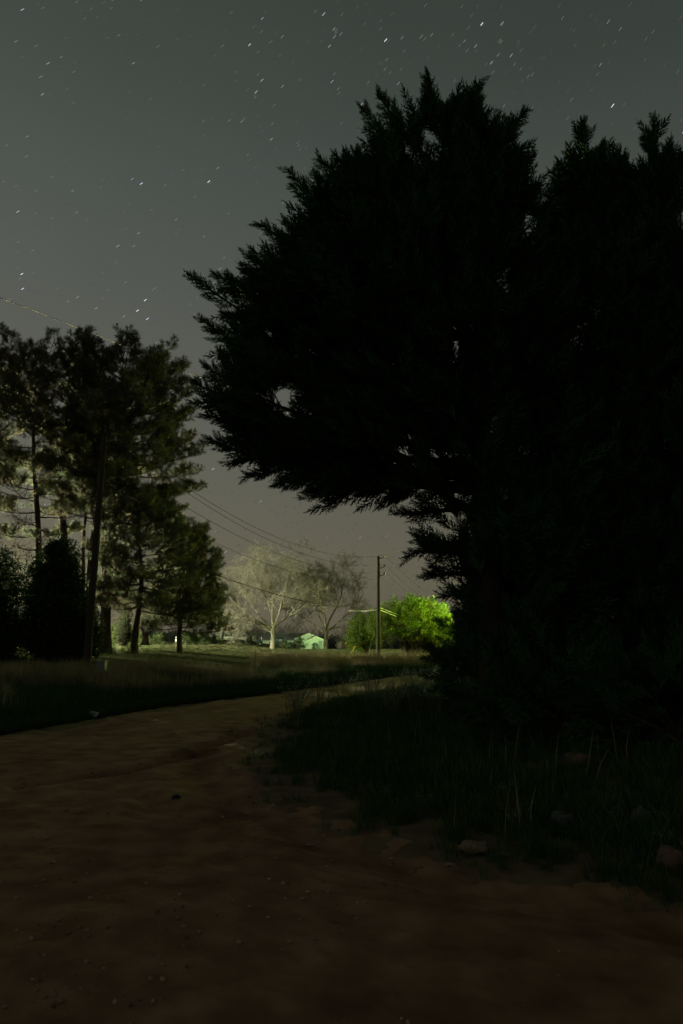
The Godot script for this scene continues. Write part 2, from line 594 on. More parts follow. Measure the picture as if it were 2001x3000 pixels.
func cedar_limb(mb: MB, list: Array, a: Vector3, b: Vector3, rng: RandomNumberGenerator, from := 0.3, thick := 0.05, bushy := 1.0) -> void:
	var l := a.distance_to(b)
	var mid := a.lerp(b, 0.55) + Vector3(0, -0.1 * l if b.y > a.y else 0.06 * l, 0) + rdir(rng) * 0.08 * l
	var pts := curve_points(a, mid, b, 8)
	var rads := []
	for k in 8: rads.append(thick * (1.0 - k / 8.2))
	mb.tube(pts, rads, 5)
	var steps := int(l * 13.0 * bushy)
	for k in steps:
		var t := lerpf(from, 1.0, (k + rng.randf()) / steps)
		var p := a.lerp(mid, t).lerp(mid.lerp(b, t), t)
		var tan := ((b - mid) * t + (mid - a) * (1.0 - t)).normalized()
		var perp := (rdir(rng) + Vector3(0, 0.15, 0)).normalized()
		perp = (perp - tan * perp.dot(tan)).normalized()
		var dd := (tan * 0.9 + perp * rng.randf_range(0.5, 0.9)).normalized()
		var len2 := ((1.0 - t) * l * 0.26 + 0.07) * rng.randf_range(0.5, 1.0)
		var q := p + dd * len2
		if len2 > 0.25: mb.tube([p, p.lerp(q, 0.5) + Vector3(0, 0.02, 0), q], [0.012, 0.009, 0.005], 3, false)
		var up := (dd + Vector3(0, 0.22, 0)).normalized()
		var size := lerpf(0.56, 0.26, smoothstep(0.45, 1.0, t))
		list.append(frame(q - up * size * 0.4, up, size * rng.randf_range(0.8, 1.1), rng))
		if len2 > 0.3: list.append(frame(p.lerp(q, 0.45), (up + rdir(rng) * 0.5).normalized(), rng.randf_range(0.35, 0.5), rng))
	list.append(frame(b - (b - mid).normalized() * 0.66, (b - mid).normalized(), 0.74, rng))


func fill(list: Array, c: Vector3, r: Vector3, count: int, rng: RandomNumberGenerator, axis: Vector3, gaps := -0.16) -> void:
	for k in count:
		var u := rdir(rng) * pow(rng.randf(), 0.36)
		var p := c + u * r
		if noise.get_noise_3d(p.x * 9.0, p.y * 9.0, p.z * 9.0) < gaps: continue
		var d := ((p - Vector3(axis.x, p.y - 0.8, axis.z)).normalized() * 0.8 + Vector3(0, 0.35, 0) + rdir(rng) * 0.6).normalized()
		list.append(frame(p, d, rng.randf_range(0.42, 0.66), rng))


func cedar(called: String, label: String, base: Vector3, top: Vector3, girth: float, tips: Array, masses: Array, sd: int, voids := []) -> void:
	var rng := RandomNumberGenerator.new()
	rng.seed = sd
	var t := thing(called, label, "tree", base, "red cedars beside the lane")
	var tb := MB.new()
	var pts := []
	var rads := []
	for k in 9:
		var f := k / 8.0
		pts.append(Vector3.ZERO.lerp(top, f) + Vector3(0.1 * sin(f * 7.0 + sd), 0, 0.1 * cos(f * 5.0 + sd)) * (1.0 - f) * f * 4.0 - Vector3(0, 0.15 * (1.0 - f), 0))
		rads.append(girth * (1.0 - f * 0.93) * (1.25 if k == 0 else 1.0))
	tb.tube(pts, rads, 9)
	part("trunk", tb.mesh(), M.cedar_bark, t)
	var mb := MB.new()
	var list := []
	for tip in tips:
		var b: Vector3 = tip[0] - base
		var f := clampf((tip[1] if tip[0].y > 4.2 or tip[0].x > 1.0 else b.y + 0.25) / top.y, 0.05, 0.97)
		var k := int(f * 8.0)
		var a: Vector3 = pts[k].lerp(pts[mini(k + 1, 8)], f * 8.0 - k)
		cedar_limb(mb, list, a, b, rng, 0.3, 0.06, 0.55 if tip[0].y < 3.4 or tip[0].x > 5.5 else 1.0)
	for m in masses:
		fill(list, m[0] - base, m[1], m[2], rng, Vector3(top.x * 0.5, 0, top.z * 0.5), m[3] if m.size() > 3 else -0.16)
	part("branches", mb.mesh(), M.cedar_bark, t)
	var groups := [[], [], []]
	var tints := [[], [], []]
	for p in list:
		if voids.any(func(w): return Geometry3D.get_closest_point_to_segment(p.origin + base, w[0], w[1]).distance_to(p.origin + base) < w[2]): continue
		var g := rng.randi() % 3
		groups[g].append(p)
		var s := rng.randf_range(0.7, 1.3)
		tints[g].append(Color(s * rng.randf_range(0.9, 1.15), s, s * 0.95))
	for g in 3:
		scatter("foliage", M.plumes[g], M.cedar, groups[g], t, tints[g])


func pine(called: String, label: String, base: Vector3, top: Vector3, girth: float, low: float, reach: Callable, limbs: int, sd: int, bare := 0.0) -> void:
	var rng := RandomNumberGenerator.new()
	rng.seed = sd
	var t := thing(called, label, "pine tree", base, "pines on the lawn")
	var pts := []
	var rads := []
	for k in 12:
		var f := k / 11.0
		pts.append(Vector3.ZERO.lerp(top, f) + Vector3(sin(f * 5.0 + sd) * 0.25, 0, cos(f * 6.0 + sd) * 0.2) * f * (1.0 - f) * 4.0 - Vector3(0, 0.2 * (1.0 - f), 0))
		rads.append(girth * (1.0 - f * 0.88) * (1.3 if k == 0 else 1.0))
	var tb := MB.new()
	tb.tube(pts, rads, 9)
	part("trunk", tb.mesh(), M.pine_bark, t)
	var mb := MB.new()
	var list := []
	for k in limbs:
		var f := lerpf(low, 0.985, pow((k + rng.randf() * 0.8) / limbs, 0.85))
		var kk := int(f * 11.0)
		var a: Vector3 = pts[kk].lerp(pts[mini(kk + 1, 11)], f * 11.0 - kk)
		var az := k * 2.399 + rng.randf_range(-0.4, 0.4)
		var l: float = reach.call(f, az) * rng.randf_range(0.75, 1.1)
		var out := Vector3(cos(az), 0, sin(az))
		var rise := lerpf(-0.08, 0.5, smoothstep(low, 1.0, f))
		var b := a + out * l + Vector3(0, l * rise + 0.25, 0)
		var mid := a.lerp(b, 0.55) + Vector3(0, -0.14 * l, 0) + rdir(rng) * 0.06 * l
		var lp := curve_points(a, mid, b, 7)
		var lr := []
		for j in 7: lr.append(maxf(0.018, girth * 0.26 * (1.0 - f * 0.5) * (1.0 - j / 6.6)))
		mb.tube(lp, lr, 5)
		var dead := rng.randf() < bare * (1.0 - f)
		var twigs := int(l * 3.8) + 3
		for w in twigs:
			var s := lerpf(0.28, 1.0, (w + rng.randf()) / twigs)
			var p := a.lerp(mid, s).lerp(mid.lerp(b, s), s)
			var tan := ((b - mid) * s + (mid - a) * (1.0 - s)).normalized()
			var sd2 := tan.cross(Vector3.UP).normalized() * (1.0 if w % 2 else -1.0)
			var d := (tan * 0.7 + sd2 * rng.randf_range(0.3, 1.0) + Vector3(0, rng.randf_range(-0.1, 0.5), 0)).normalized()
			var l2 := ((1.0 - s) * l * 0.42 + 0.35) * rng.randf_range(0.6, 1.1)
			var q := p + d * l2
			mb.tube([p, p.lerp(q, 0.5) + Vector3(0, -0.05 * l2, 0), q], [0.022, 0.016, 0.01], 3, false)
			if dead:
				for e in 3:
					var z := p.lerp(q, rng.randf())
					mb.tube([z, z + (d + rdir(rng)).normalized() * rng.randf_range(0.3, 0.7)], [0.012, 0.006], 3, false)
				continue
			var tufts := 2 + int(l2 * 1.7)
			for e in tufts:
				var z := p.lerp(q, lerpf(0.4, 1.0, (e + 1.0) / tufts))
				list.append(frame(z + rdir(rng) * 0.12, (d * 0.6 + Vector3(0, 0.75, 0) + rdir(rng) * 0.7).normalized(), rng.randf_range(0.5, 0.86), rng))
	for k in 10:
		list.append(frame(top + rdir(rng) * 0.3, (Vector3.UP + rdir(rng) * 0.6).normalized(), 0.6, rng))
	part("branches", mb.mesh(), M.pine_bark, t)
	var groups := [[], []]
	var tints := [[], []]
	for p in list:
		var g := rng.randi() % 2
		groups[g].append(p)
		var s := rng.randf_range(0.65, 1.35)
		tints[g].append(Color(s * rng.randf_range(0.85, 1.3), s, s * 0.9))
	for g in 2:
		scatter("foliage", M.tufts[g], M.pine, groups[g], t, tints[g])


# leafy bush or tree: crown made of leaf clumps on lumpy masses, stems inside
func leafy(called: String, label: String, category: String, base: Vector3, masses: Array, mat: Material, clump: Mesh, size: float, per: float, stems: int, sd: int, group := "", shell := 0.45) -> Node3D:
	var rng := RandomNumberGenerator.new()
	rng.seed = sd
	var t := thing(called, label, category, base, group)
	var mb := MB.new()
	var list := []
	var tints := []
	for m in masses:
		var c: Vector3 = m[0]
		var r: Vector3 = m[1]
		var vol := r.x * r.y * r.z * 4.2
		for k in int(vol * per):
			var u := rdir(rng) * pow(rng.randf(), shell * 0.6)
			var p := c + u * r * (1.0 + 0.36 * noise.get_noise_3d(u.x * 60.0 + sd, u.y * 60.0, u.z * 60.0))
			if p.y < 0.02: continue
			if noise.get_noise_3d(p.x * 14.0 + sd, p.y * 14.0, p.z * 14.0) < -0.22: continue
			list.append(frame(p, (u + rdir(rng) * 0.5 + Vector3(0, 0.3, 0)).normalized(), size * rng.randf_range(0.7, 1.25), rng))
			var s := rng.randf_range(0.65, 1.35)
			tints.append(Color(s * rng.randf_range(0.85, 1.25), s, s * 0.9))
		for k in stems:
			var u2 := rdir(rng)
			u2.y = absf(u2.y) * 0.6 + 0.1
			var e := c + u2 * r * 0.9
			var b0 := Vector3(rng.randf_range(-0.2, 0.2), -0.1, rng.randf_range(-0.2, 0.2)) + Vector3(c.x, 0, c.z) * 0.25
			var pts := curve_points(b0, Vector3(lerpf(b0.x, e.x, 0.3 if stems > 1 else 0.05), lerpf(b0.y, e.y, 0.75), lerpf(b0.z, e.z, 0.3 if stems > 1 else 0.05)) + rdir(rng) * 0.1 * r.x, e, 7)
			var th := 0.03 + 0.012 * r.y
			mb.tube(pts, [th, th * 0.9, th * 0.8, th * 0.65, th * 0.5, th * 0.35, th * 0.15], 5)
	part("trunk" if stems == 1 else "stems", mb.mesh(), M.pine_bark, t)
	scatter("foliage", clump, mat, list, t, tints)
	return t


func bare_branch(mb: MB, tw: MB, spots: Array, p: Vector3, d: Vector3, l: float, r: float, level: int, rng: RandomNumberGenerator, droop: float) -> void:
	var n := 6 if level < 2 else (4 if level < 4 else 3)
	var pts := [p]
	var rads := [r]
	var dir := d
	for k in range(1, n):
		var up := 0.09 if level < 2 else 0.05
		dir = (dir + rdir(rng) * (0.26 if level < 2 else 0.34) + Vector3(0, up - droop * (0.25 if level > 1 else 0.05), 0)).normalized()
		pts.append(pts[k - 1] + dir * l / (n - 1))
		rads.append(r * (1.0 - 0.78 * k / (n - 1)))
	(mb if level < 3 else tw).tube(pts, rads, [7, 6, 5, 3, 3, 3][mini(level, 5)], false)
	if level == 2: spots.append(pts[n - 2])
	if level >= 5: return
	var kids: int = [7, 9, 7, 8, 4][level]
	for k in kids:
		var f := lerpf(0.28, 1.0, (k + rng.randf() * 0.8) / kids) * (n - 1)
		var a := mini(int(f), n - 2)
		var q: Vector3 = pts[a].lerp(pts[a + 1], f - a)
		var tan: Vector3 = (pts[a + 1] - pts[a]).normalized()
		var perp := rdir(rng)
		perp = (perp - tan * perp.dot(tan)).normalized()
		var dd := (tan * rng.randf_range(0.6, 1.0) + perp * rng.randf_range(0.6, 1.1)).normalized()
		var rr: float = lerpf(rads[a], rads[a + 1], f - a) * 0.62
		bare_branch(mb, tw, spots, q, dd, l * lerpf(0.66, 0.4, f / (n - 1)) * rng.randf_range(0.7, 1.1), maxf(rr, 0.016), level + 1, rng, droop)


func bare_tree(called: String, label: String, base: Vector3, trunk: float, girth: float, leaders: Array, bark: Material, clumps: int, sd: int, droop := 0.5, group := "bare trees on the lawn", from_level := 1) -> void:
	var rng := RandomNumberGenerator.new()
	rng.seed = sd
	var t := thing(called, label, "tree", base, group)
	var tb := MB.new()
	var mb := MB.new()
	var tw := MB.new()
	var spots := []
	tb.tube([Vector3(0, -0.3, 0), Vector3(0, 0.35, 0), Vector3(0.04, trunk * 0.5, 0.02), Vector3(0, trunk, 0), Vector3(0, trunk * 1.12, 0)], [girth * 1.7, girth * 1.12, girth * 0.95, girth * 0.9, girth * 0.5], 11)
	for l in leaders:
		var dir: Vector3 = l[0].normalized()
		bare_branch(mb, tw, spots, Vector3(0, trunk * l[3], 0), dir, l[1], girth * l[2] * 0.86, from_level, rng, droop)
	part("trunk", tb.mesh(), bark, t)
	part("branches", mb.mesh(), bark, t)
	part("twigs", tw.mesh(), bark, t, "stuff")
	var clump := leaf_clump(sd + 5, 60, 0.22, 0.35)
	spots.sort_custom(func(a, b): return a.y > b.y)
	for k in clumps:
		var o := part("mistletoe_clump", clump, M.mistletoe, t, "stuff")
		var s := rng.randf_range(0.7, 1.25)
		o.transform = Transform3D(Basis(Vector3.UP, rng.randf() * TAU).scaled(Vector3(s, s * 0.85, s)), spots[int(spots.size() * (0.08 + 0.6 * k / maxf(clumps, 1)))])


# ---------------------------------------------------------------- built things
func wire(called: String, label: String, a: Vector3, b: Vector3, sag: float, r: float, mat: Material, group := "") -> void:
	var mb := MB.new()
	var pts := []
	var rads := []
	var o := a
	for k in 25:
		var t := k / 24.0
		pts.append(a.lerp(b, t) - Vector3(0, 4.0 * sag * t * (1.0 - t), 0) - o)
		rads.append(r)
	mb.tube(pts, rads, 5)
	var w := part(called, mb.mesh(), mat)
	w.position = o
	tag(w, label, "overhead wire", group)


func utility_pole(label: String, base: Vector3, tall: float, tilt: float, arms: Array, group: String) -> Node3D:
	var t := thing("utility_pole", label, "utility pole", base, group)
	var mb := MB.new()
	mb.tube([Vector3(0, -0.4, 0), Vector3(tilt * 0.5, tall * 0.5, 0), Vector3(tilt, tall, 0)], [0.17, 0.145, 0.12], 12)
	part("pole", mb.mesh(), M.wood_pole, t)
	for y in arms:
		var b := MB.new()
		b.tube([Vector3(tilt * y / tall + 0.1, y - 0.16, 0), Vector3(tilt * y / tall + 0.34, y - 0.08, 0), Vector3(tilt * y / tall + 0.5, y, 0)], [0.035, 0.032, 0.03], 7)
		var br := part("bracket", b.mesh(), M.wire, t)
		var n := MB.new()
		n.tube([Vector3(tilt * y / tall + 0.5, y - 0.02, 0), Vector3(tilt * y / tall + 0.5, y + 0.05, 0), Vector3(tilt * y / tall + 0.5, y + 0.07, 0), Vector3(tilt * y / tall + 0.5, y + 0.14, 0)], [0.05, 0.08, 0.05, 0.06], 9)
		part("insulator", n.mesh(), M.grey, br)
	return t


func yard_lamp(label: String, base: Vector3, tall: float, towards: Vector3, color: Color, energy: float, bulb: Material) -> void:
	var t := thing("yard_lamp", label, "lamp", base, "yard lamps")
	var mb := MB.new()
	mb.tube([Vector3(0, -0.3, 0), Vector3(0, tall * 0.5, 0), Vector3(0, tall + 0.3, 0)], [0.12, 0.1, 0.09], 9)
	part("pole", mb.mesh(), M.wood_pole, t)
	var d := towards.normalized()
	var a := MB.new()
	a.tube([Vector3(0, tall, 0), Vector3(0, tall + 0.25, 0) + d * 0.4, Vector3(0, tall + 0.25, 0) + d * 0.8], [0.03, 0.03, 0.03], 7)
	part("arm", a.mesh(), M.grey, t)
	var h := MB.new()
	var c := Vector3(0, tall + 0.25, 0) + d * 0.95
	h.tube([c + Vector3(0, 0.14, 0), c + Vector3(0, 0.08, 0), c + Vector3(0, 0.01, 0), c - Vector3(0, 0.02, 0)], [0.03, 0.06, 0.08, 0.08], 14)
	part("lamp_head", h.mesh(), M.grey, t)
	var b := MB.new()
	var rng := RandomNumberGenerator.new()
	rng.seed = 4
	b.blob(c - Vector3(0, 0.13, 0), Vector3(0.13, 0.12, 0.13), rng, 0.0)
	part("lamp_bulb", b.mesh(), bulb, t)
	var l := OmniLight3D.new()
	l.name = numbered("lamp_light")
	l.light_color = color
	l.light_energy = energy
	l.light_size = 0.1
	l.omni_range = 160.0
	l.omni_attenuation = 2.0
	l.shadow_enabled = true
	add_child(l)
	l.position = base + c - Vector3(0, 0.13, 0)


func boxes(list: Array, bevel := 0.01) -> ArrayMesh:
	var mb := MB.new()
	for b in list: mb.box(b[0], b[1], bevel, b[2] if b.size() > 2 else Basis.IDENTITY)
	return mb.mesh()


func rock(called: String, label: String, category: String, at: Vector3, r: Vector3, mat: Material, sd: int, turn := 0.0) -> void:
	var rng := RandomNumberGenerator.new()
	rng.seed = sd
	var mb := MB.new()
	mb.blob(Vector3.ZERO, r, rng, 0.27, 14, 20)
	var o := part(called, mb.mesh(), mat)
	o.position = at
	o.rotation.y = turn
	tag(o, label, category, "stones by the lane")


func _ready() -> void:
	# ---- camera, sky, exposure
	noise.seed = 11
	noise.frequency = 0.08
	noise.fractal_octaves = 3
	fine.seed = 21
	fine.frequency = 0.08
	fine.fractal_octaves = 4
	var cam := Camera3D.new()
	cam.name = "camera"
	cam.fov = 73.74
	cam.near = 0.05
	cam.far = 1500.0
	add_child(cam)
	cam.position = Vector3(0, 1.5, 0)
	cam.rotation_degrees = Vector3(10.54, 0, 0)
	cam.current = true
	var env := Environment.new()
	env.background_mode = Environment.BG_SKY
	env.tonemap_mode = Environment.TONE_MAPPER_LINEAR
	env.tonemap_exposure = 1.0
	env.sdfgi_enabled = true
	env.ssao_enabled = true
	env.ssil_enabled = true
	var sky := Sky.new()
	var pano := PanoramaSkyMaterial.new()
	pano.panorama = ImageTexture.create_from_image(sky_image())
	sky.sky_material = pano
	env.sky = sky
	env.sky_rotation = Vector3(0, PI, 0)
	var we := WorldEnvironment.new()
	we.name = "world_environment"
	we.environment = env
	add_child(we)

	materials()
	M.plumes = [cedar_plume(1), cedar_plume(2), cedar_plume(3)]
	M.tufts = [pine_tuft(1), pine_tuft(2)]
	M.small_leaves = leaf_clump(3, 30, 0.24, 0.55)
	M.long_leaves = leaf_clump(4, 34, 0.3, 0.34)

	# ---- setting
	build_stars()
	build_ground()
	build_road()
	build_lamps()
	build_cedars()
	build_pines()
	build_bushes()
	build_bare_trees()
	build_poles()
	build_houses()
	build_yard()
	build_verge()
	build_grass()


func build_lamps() -> void:
	yard_lamp("yard lamp on a pole beyond the left edge of the view, lighting the lawn", on(-34.5, -62), 6.4, Vector3(1, 0, 0.2), Color(0.98, 1.0, 0.82), 2700.0, M.bulb)
	yard_lamp("green yard lamp behind the cedar trunks that lights the bright tree", on(13.6, -57.0), 5.2, Vector3(-1, 0, 0.2), Color(0.88, 1.0, 0.42), 250.0, M.green_bulb)
	yard_lamp("low flood lamp behind the round bush that lights the house gable", on(-5.05, -158), 0.2, Vector3(-1, 0, 0), Color(0.8, 1.0, 0.62), 85.0, M.bulb)


func build_cedars() -> void:
	var z := -10.0
	var tips := []
	# [tip, height on the trunk]
	for p in [[-2.38, 7.1, 0.2, 4.6], [-2.12, 7.5, -0.5, 5.3], [-1.29, 7.9, 0.3, 6.0], [-0.9, 8.25, -0.2, 6.5], [-0.85, 8.9, 0.2, 7.0], [-0.35, 9.0, 0.4, 7.2], [-0.1, 9.5, -0.2, 7.8], [0.34, 10.15, 0.1, 8.2], [0.63, 10.6, -0.1, 8.6], [1.45, 10.9, 0.0, 9.2], [1.9, 10.3, 0.2, 9.0], [2.33, 10.75, 0.0, 9.1], [2.75, 10.1, -0.4, 8.6], [3.1, 10.2, 0.0, 8.2], [3.1, 9.2, 0.2, 7.6],
		[-2.15, 6.3, 0.3, 4.4], [-2.2, 5.8, -0.3, 4.2], [-2.25, 5.35, 0.2, 4.0], [-2.15, 4.95, -0.2, 3.8], [-1.95, 4.4, 0.3, 3.6], [-1.75, 4.15, -0.2, 3.4], [-1.45, 3.9, 0.0, 3.2], [-0.95, 3.68, 0.4, 3.0], [-0.4, 3.75, -0.4, 3.4], [-0.65, 3.85, 0.1, 3.4], [0.0, 3.8, 0.2, 3.5], [0.2, 3.75, 0.2, 3.4], [0.7, 3.6, 0.1, 3.2], [0.8, 3.3, 0.2, 3.0], [1.05, 3.0, 0.1, 2.8], [0.95, 2.7, 0.0, 2.5], [1.2, 2.4, -0.1, 2.3], [1.45, 2.1, 0.0, 2.0], [1.15, 2.85, 0.5, 2.6],
		[-1.6, 5.6, 1.0, 4.2], [-1.3, 6.8, 1.2, 5.0], [-1.5, 6.2, -1.2, 4.6], [-0.6, 7.6, -1.4, 6.0], [0.2, 8.6, 1.0, 7.0], [-1.0, 4.8, -1.0, 3.8], [1.2, 9.6, -1.0, 8.2], [0.4, 4.3, 1.2, 3.2], [-0.3, 4.6, 1.2, 3.6], [2.2, 9.4, 0.8, 8.2], [-1.5, 4.9, 0.7, 3.8], [-1.2, 4.5, -0.6, 3.5]]:
		tips.append([Vector3(p[0], p[1], z + p[2]), p[3]])
	cedar("red_cedar", "large spreading cedar overhanging the lane, black against the sky", on(2.2, z), Vector3(-0.35, 10.0, 0), 0.24, tips, [
		[Vector3(1.3, 6.5, z), Vector3(2.2, 2.4, 1.9), 3600], [Vector3(1.65, 8.3, z), Vector3(1.35, 1.45, 1.3), 1300], [Vector3(-0.75, 6.2, z), Vector3(0.95, 1.1, 1.1), 560],
		[Vector3(0.3, 7.7, z), Vector3(0.85, 1.0, 1.1), 480], [Vector3(-1.1, 4.95, z), Vector3(0.7, 0.7, 0.9), 420], [Vector3(-0.3, 4.55, z), Vector3(0.9, 0.6, 0.9), 420], [Vector3(0.9, 4.6, z), Vector3(1.2, 0.65, 1.2), 520],
		[Vector3(2.7, 3.6, z), Vector3(1.15, 2.4, 1.2), 1300], [Vector3(2.75, 1.6, z), Vector3(0.95, 1.6, 1.0), 1000]], 31, [[Vector3(-0.5, 4.2, -8), Vector3(-0.87, 5.75, -12), 0.36], [Vector3(-0.2, 4.0, -8), Vector3(-0.3, 5.3, -12), 0.2], [Vector3(0.85, 3.55, -8), Vector3(1.2, 4.6, -12), 0.2], [Vector3(-1.2, 5.4, -8), Vector3(-1.8, 7.6, -12), 0.16], [Vector3(0.35, 5.6, -8), Vector3(0.55, 7.9, -12), 0.16]])
	tips = []
	for p in [[4.15, 10.35, 0.0, 9.2], [3.85, 9.7, 0.1, 8.4], [4.5, 9.75, 0.1, 8.4], [3.6, 9.1, -0.2, 8.0], [4.85, 9.2, 0.1, 7.8], [3.45, 8.5, 0.2, 7.2], [4.9, 8.6, -0.2, 7.2], [4.6, 7.6, 1.0, 6.0], [3.6, 7.4, 1.3, 5.6], [3.5, 6.5, -1.4, 5.0]]:
		tips.append([Vector3(p[0], p[1], z - 0.4 + p[2]), p[3]])
	cedar("red_cedar", "middle cedar with a slim pointed leader right of the large one", on(4.2, z - 0.4), Vector3(-0.1, 9.5, 0), 0.15, tips, [
		[Vector3(4.15, 8.1, z - 0.4), Vector3(0.7, 1.35, 0.8), 640], [Vector3(4.0, 5.8, z - 0.4), Vector3(1.4, 2.3, 1.5), 2100], [Vector3(4.1, 2.6, z - 0.4), Vector3(1.5, 2.7, 1.5), 2600]], 32)
	tips = []
	for p in [[5.15, 9.95, 0.0, 8.8], [4.95, 9.4, 0.1, 8.0], [5.4, 9.5, -0.1, 8.4], [5.55, 9.15, 0.1, 8.0], [4.75, 8.9, 0.0, 7.6], [5.6, 8.6, -0.2, 7.8], [5.7, 8.0, 0.2, 7.0], [5.8, 7.5, 0.0, 6.6], [6.0, 6.8, 0.0, 5.6], [6.0, 6.3, 0.2, 5.2], [4.5, 8.4, 0.2, 7.0], [5.3, 7.4, 1.0, 6.0], [4.9, 7.3, -1.1, 6.0]]:
		tips.append([Vector3(p[0], p[1], z + 0.1 + p[2]), p[3]])
	cedar("red_cedar", "rightmost cedar leaning at the edge of the view, with loose sprays", on(5.5, z + 0.1), Vector3(-0.4, 9.1, 0), 0.15, tips, [
		[Vector3(4.9, 8.1, z + 0.1), Vector3(0.45, 1.3, 0.6), 380], [Vector3(4.95, 6.2, z + 0.1), Vector3(0.7, 1.7, 0.9), 850], [Vector3(5.7, 3.0, z + 0.1), Vector3(1.6, 3.0, 1.5), 2900]], 33)
	cedar("red_cedar", "low bushy cedar closing the gap behind the right hand cedars", on(7.6, z - 1.2), Vector3(0.1, 5.6, 0), 0.15, [], [[Vector3(7.6, 2.8, z - 1.2), Vector3(1.8, 3.2, 1.7), 3000]], 34)


func build_pines() -> void:
	var dome := func(f: float, wide: float, mid: float, span: float) -> float: return wide * sqrt(maxf(0.05, 1.0 - pow((f - mid) / span, 2.0)))
	pine("pine_tree", "tall slender pine at the far left with bare lower twigs", on(-19.8, -45), Vector3(-1.5, 20.4, 0), 0.3, 0.3, func(f, _az): return dome.call(f, 3.9, 0.72, 0.36) + (1.2 if f < 0.5 else 0.0), 50, 51, 1.1)
	pine("pine_tree", "tall forking pine second from the left", on(-18.4, -46), Vector3(-1.0, 19.8, 0), 0.36, 0.5, func(f, _az): return dome.call(f, 3.9, 0.8, 0.34), 38, 52, 0.2)
	pine("pine_tree", "thin straight pine between the forking pine and the tilted pole", on(-17.8, -48), Vector3(-0.45, 16.5, 0), 0.2, 0.55, func(f, _az): return dome.call(f, 2.4, 0.75, 0.4), 22, 53, 0.3)
	pine("pine_tree", "thin dark pine just left of the tilted pole", on(-17.1, -47), Vector3(-0.3, 17.0, 0), 0.2, 0.55, func(f, _az): return dome.call(f, 2.4, 0.75, 0.4), 22, 54, 0.3)
	pine("pine_tree", "tallest broad pine whose rounded crown faces the cedar", on(-15.3, -45), Vector3(0.0, 19.6, 0), 0.42, 0.44, func(f, az): return dome.call(f, 5.5 if cos(az) > 0 else 4.6, 0.66, 0.42), 66, 55)
	pine("pine_tree", "short pine at the right end of the stand with a crown near the lawn", on(-13.2, -44.5), Vector3(-0.2, 10.0, 0), 0.24, 0.28, func(f, az): return (4.3 if cos(az) > 0 else 3.6) * lerpf(1.0, 0.4, smoothstep(0.45, 1.0, f)), 58, 56)
	pine("evergreen_tree", "rounded dark evergreen at the right edge of the pine stand", on(-11.0, -47.5), Vector3(0.2, 8.2, 0), 0.2, 0.2, func(f, az): return (3.0 if cos(az) > 0 else 2.8) * lerpf(1.0, 0.36, smoothstep(0.3, 1.0, f)), 70, 61)
	pine("pine_tree", "pine farther back whose crown fills the gap at the left edge", on(-25.2, -45), Vector3(0.4, 19.5, 0), 0.3, 0.5, func(f, _az): return dome.call(f, 4.0, 0.75, 0.36), 40, 57, 0.6)
	pine("pine_tree", "half hidden pine behind the tallest broad one", on(-19.0, -54), Vector3(0.3, 20.5, 0), 0.26, 0.6, func(f, _az): return dome.call(f, 3.6, 0.8, 0.3), 24, 58, 0.2)


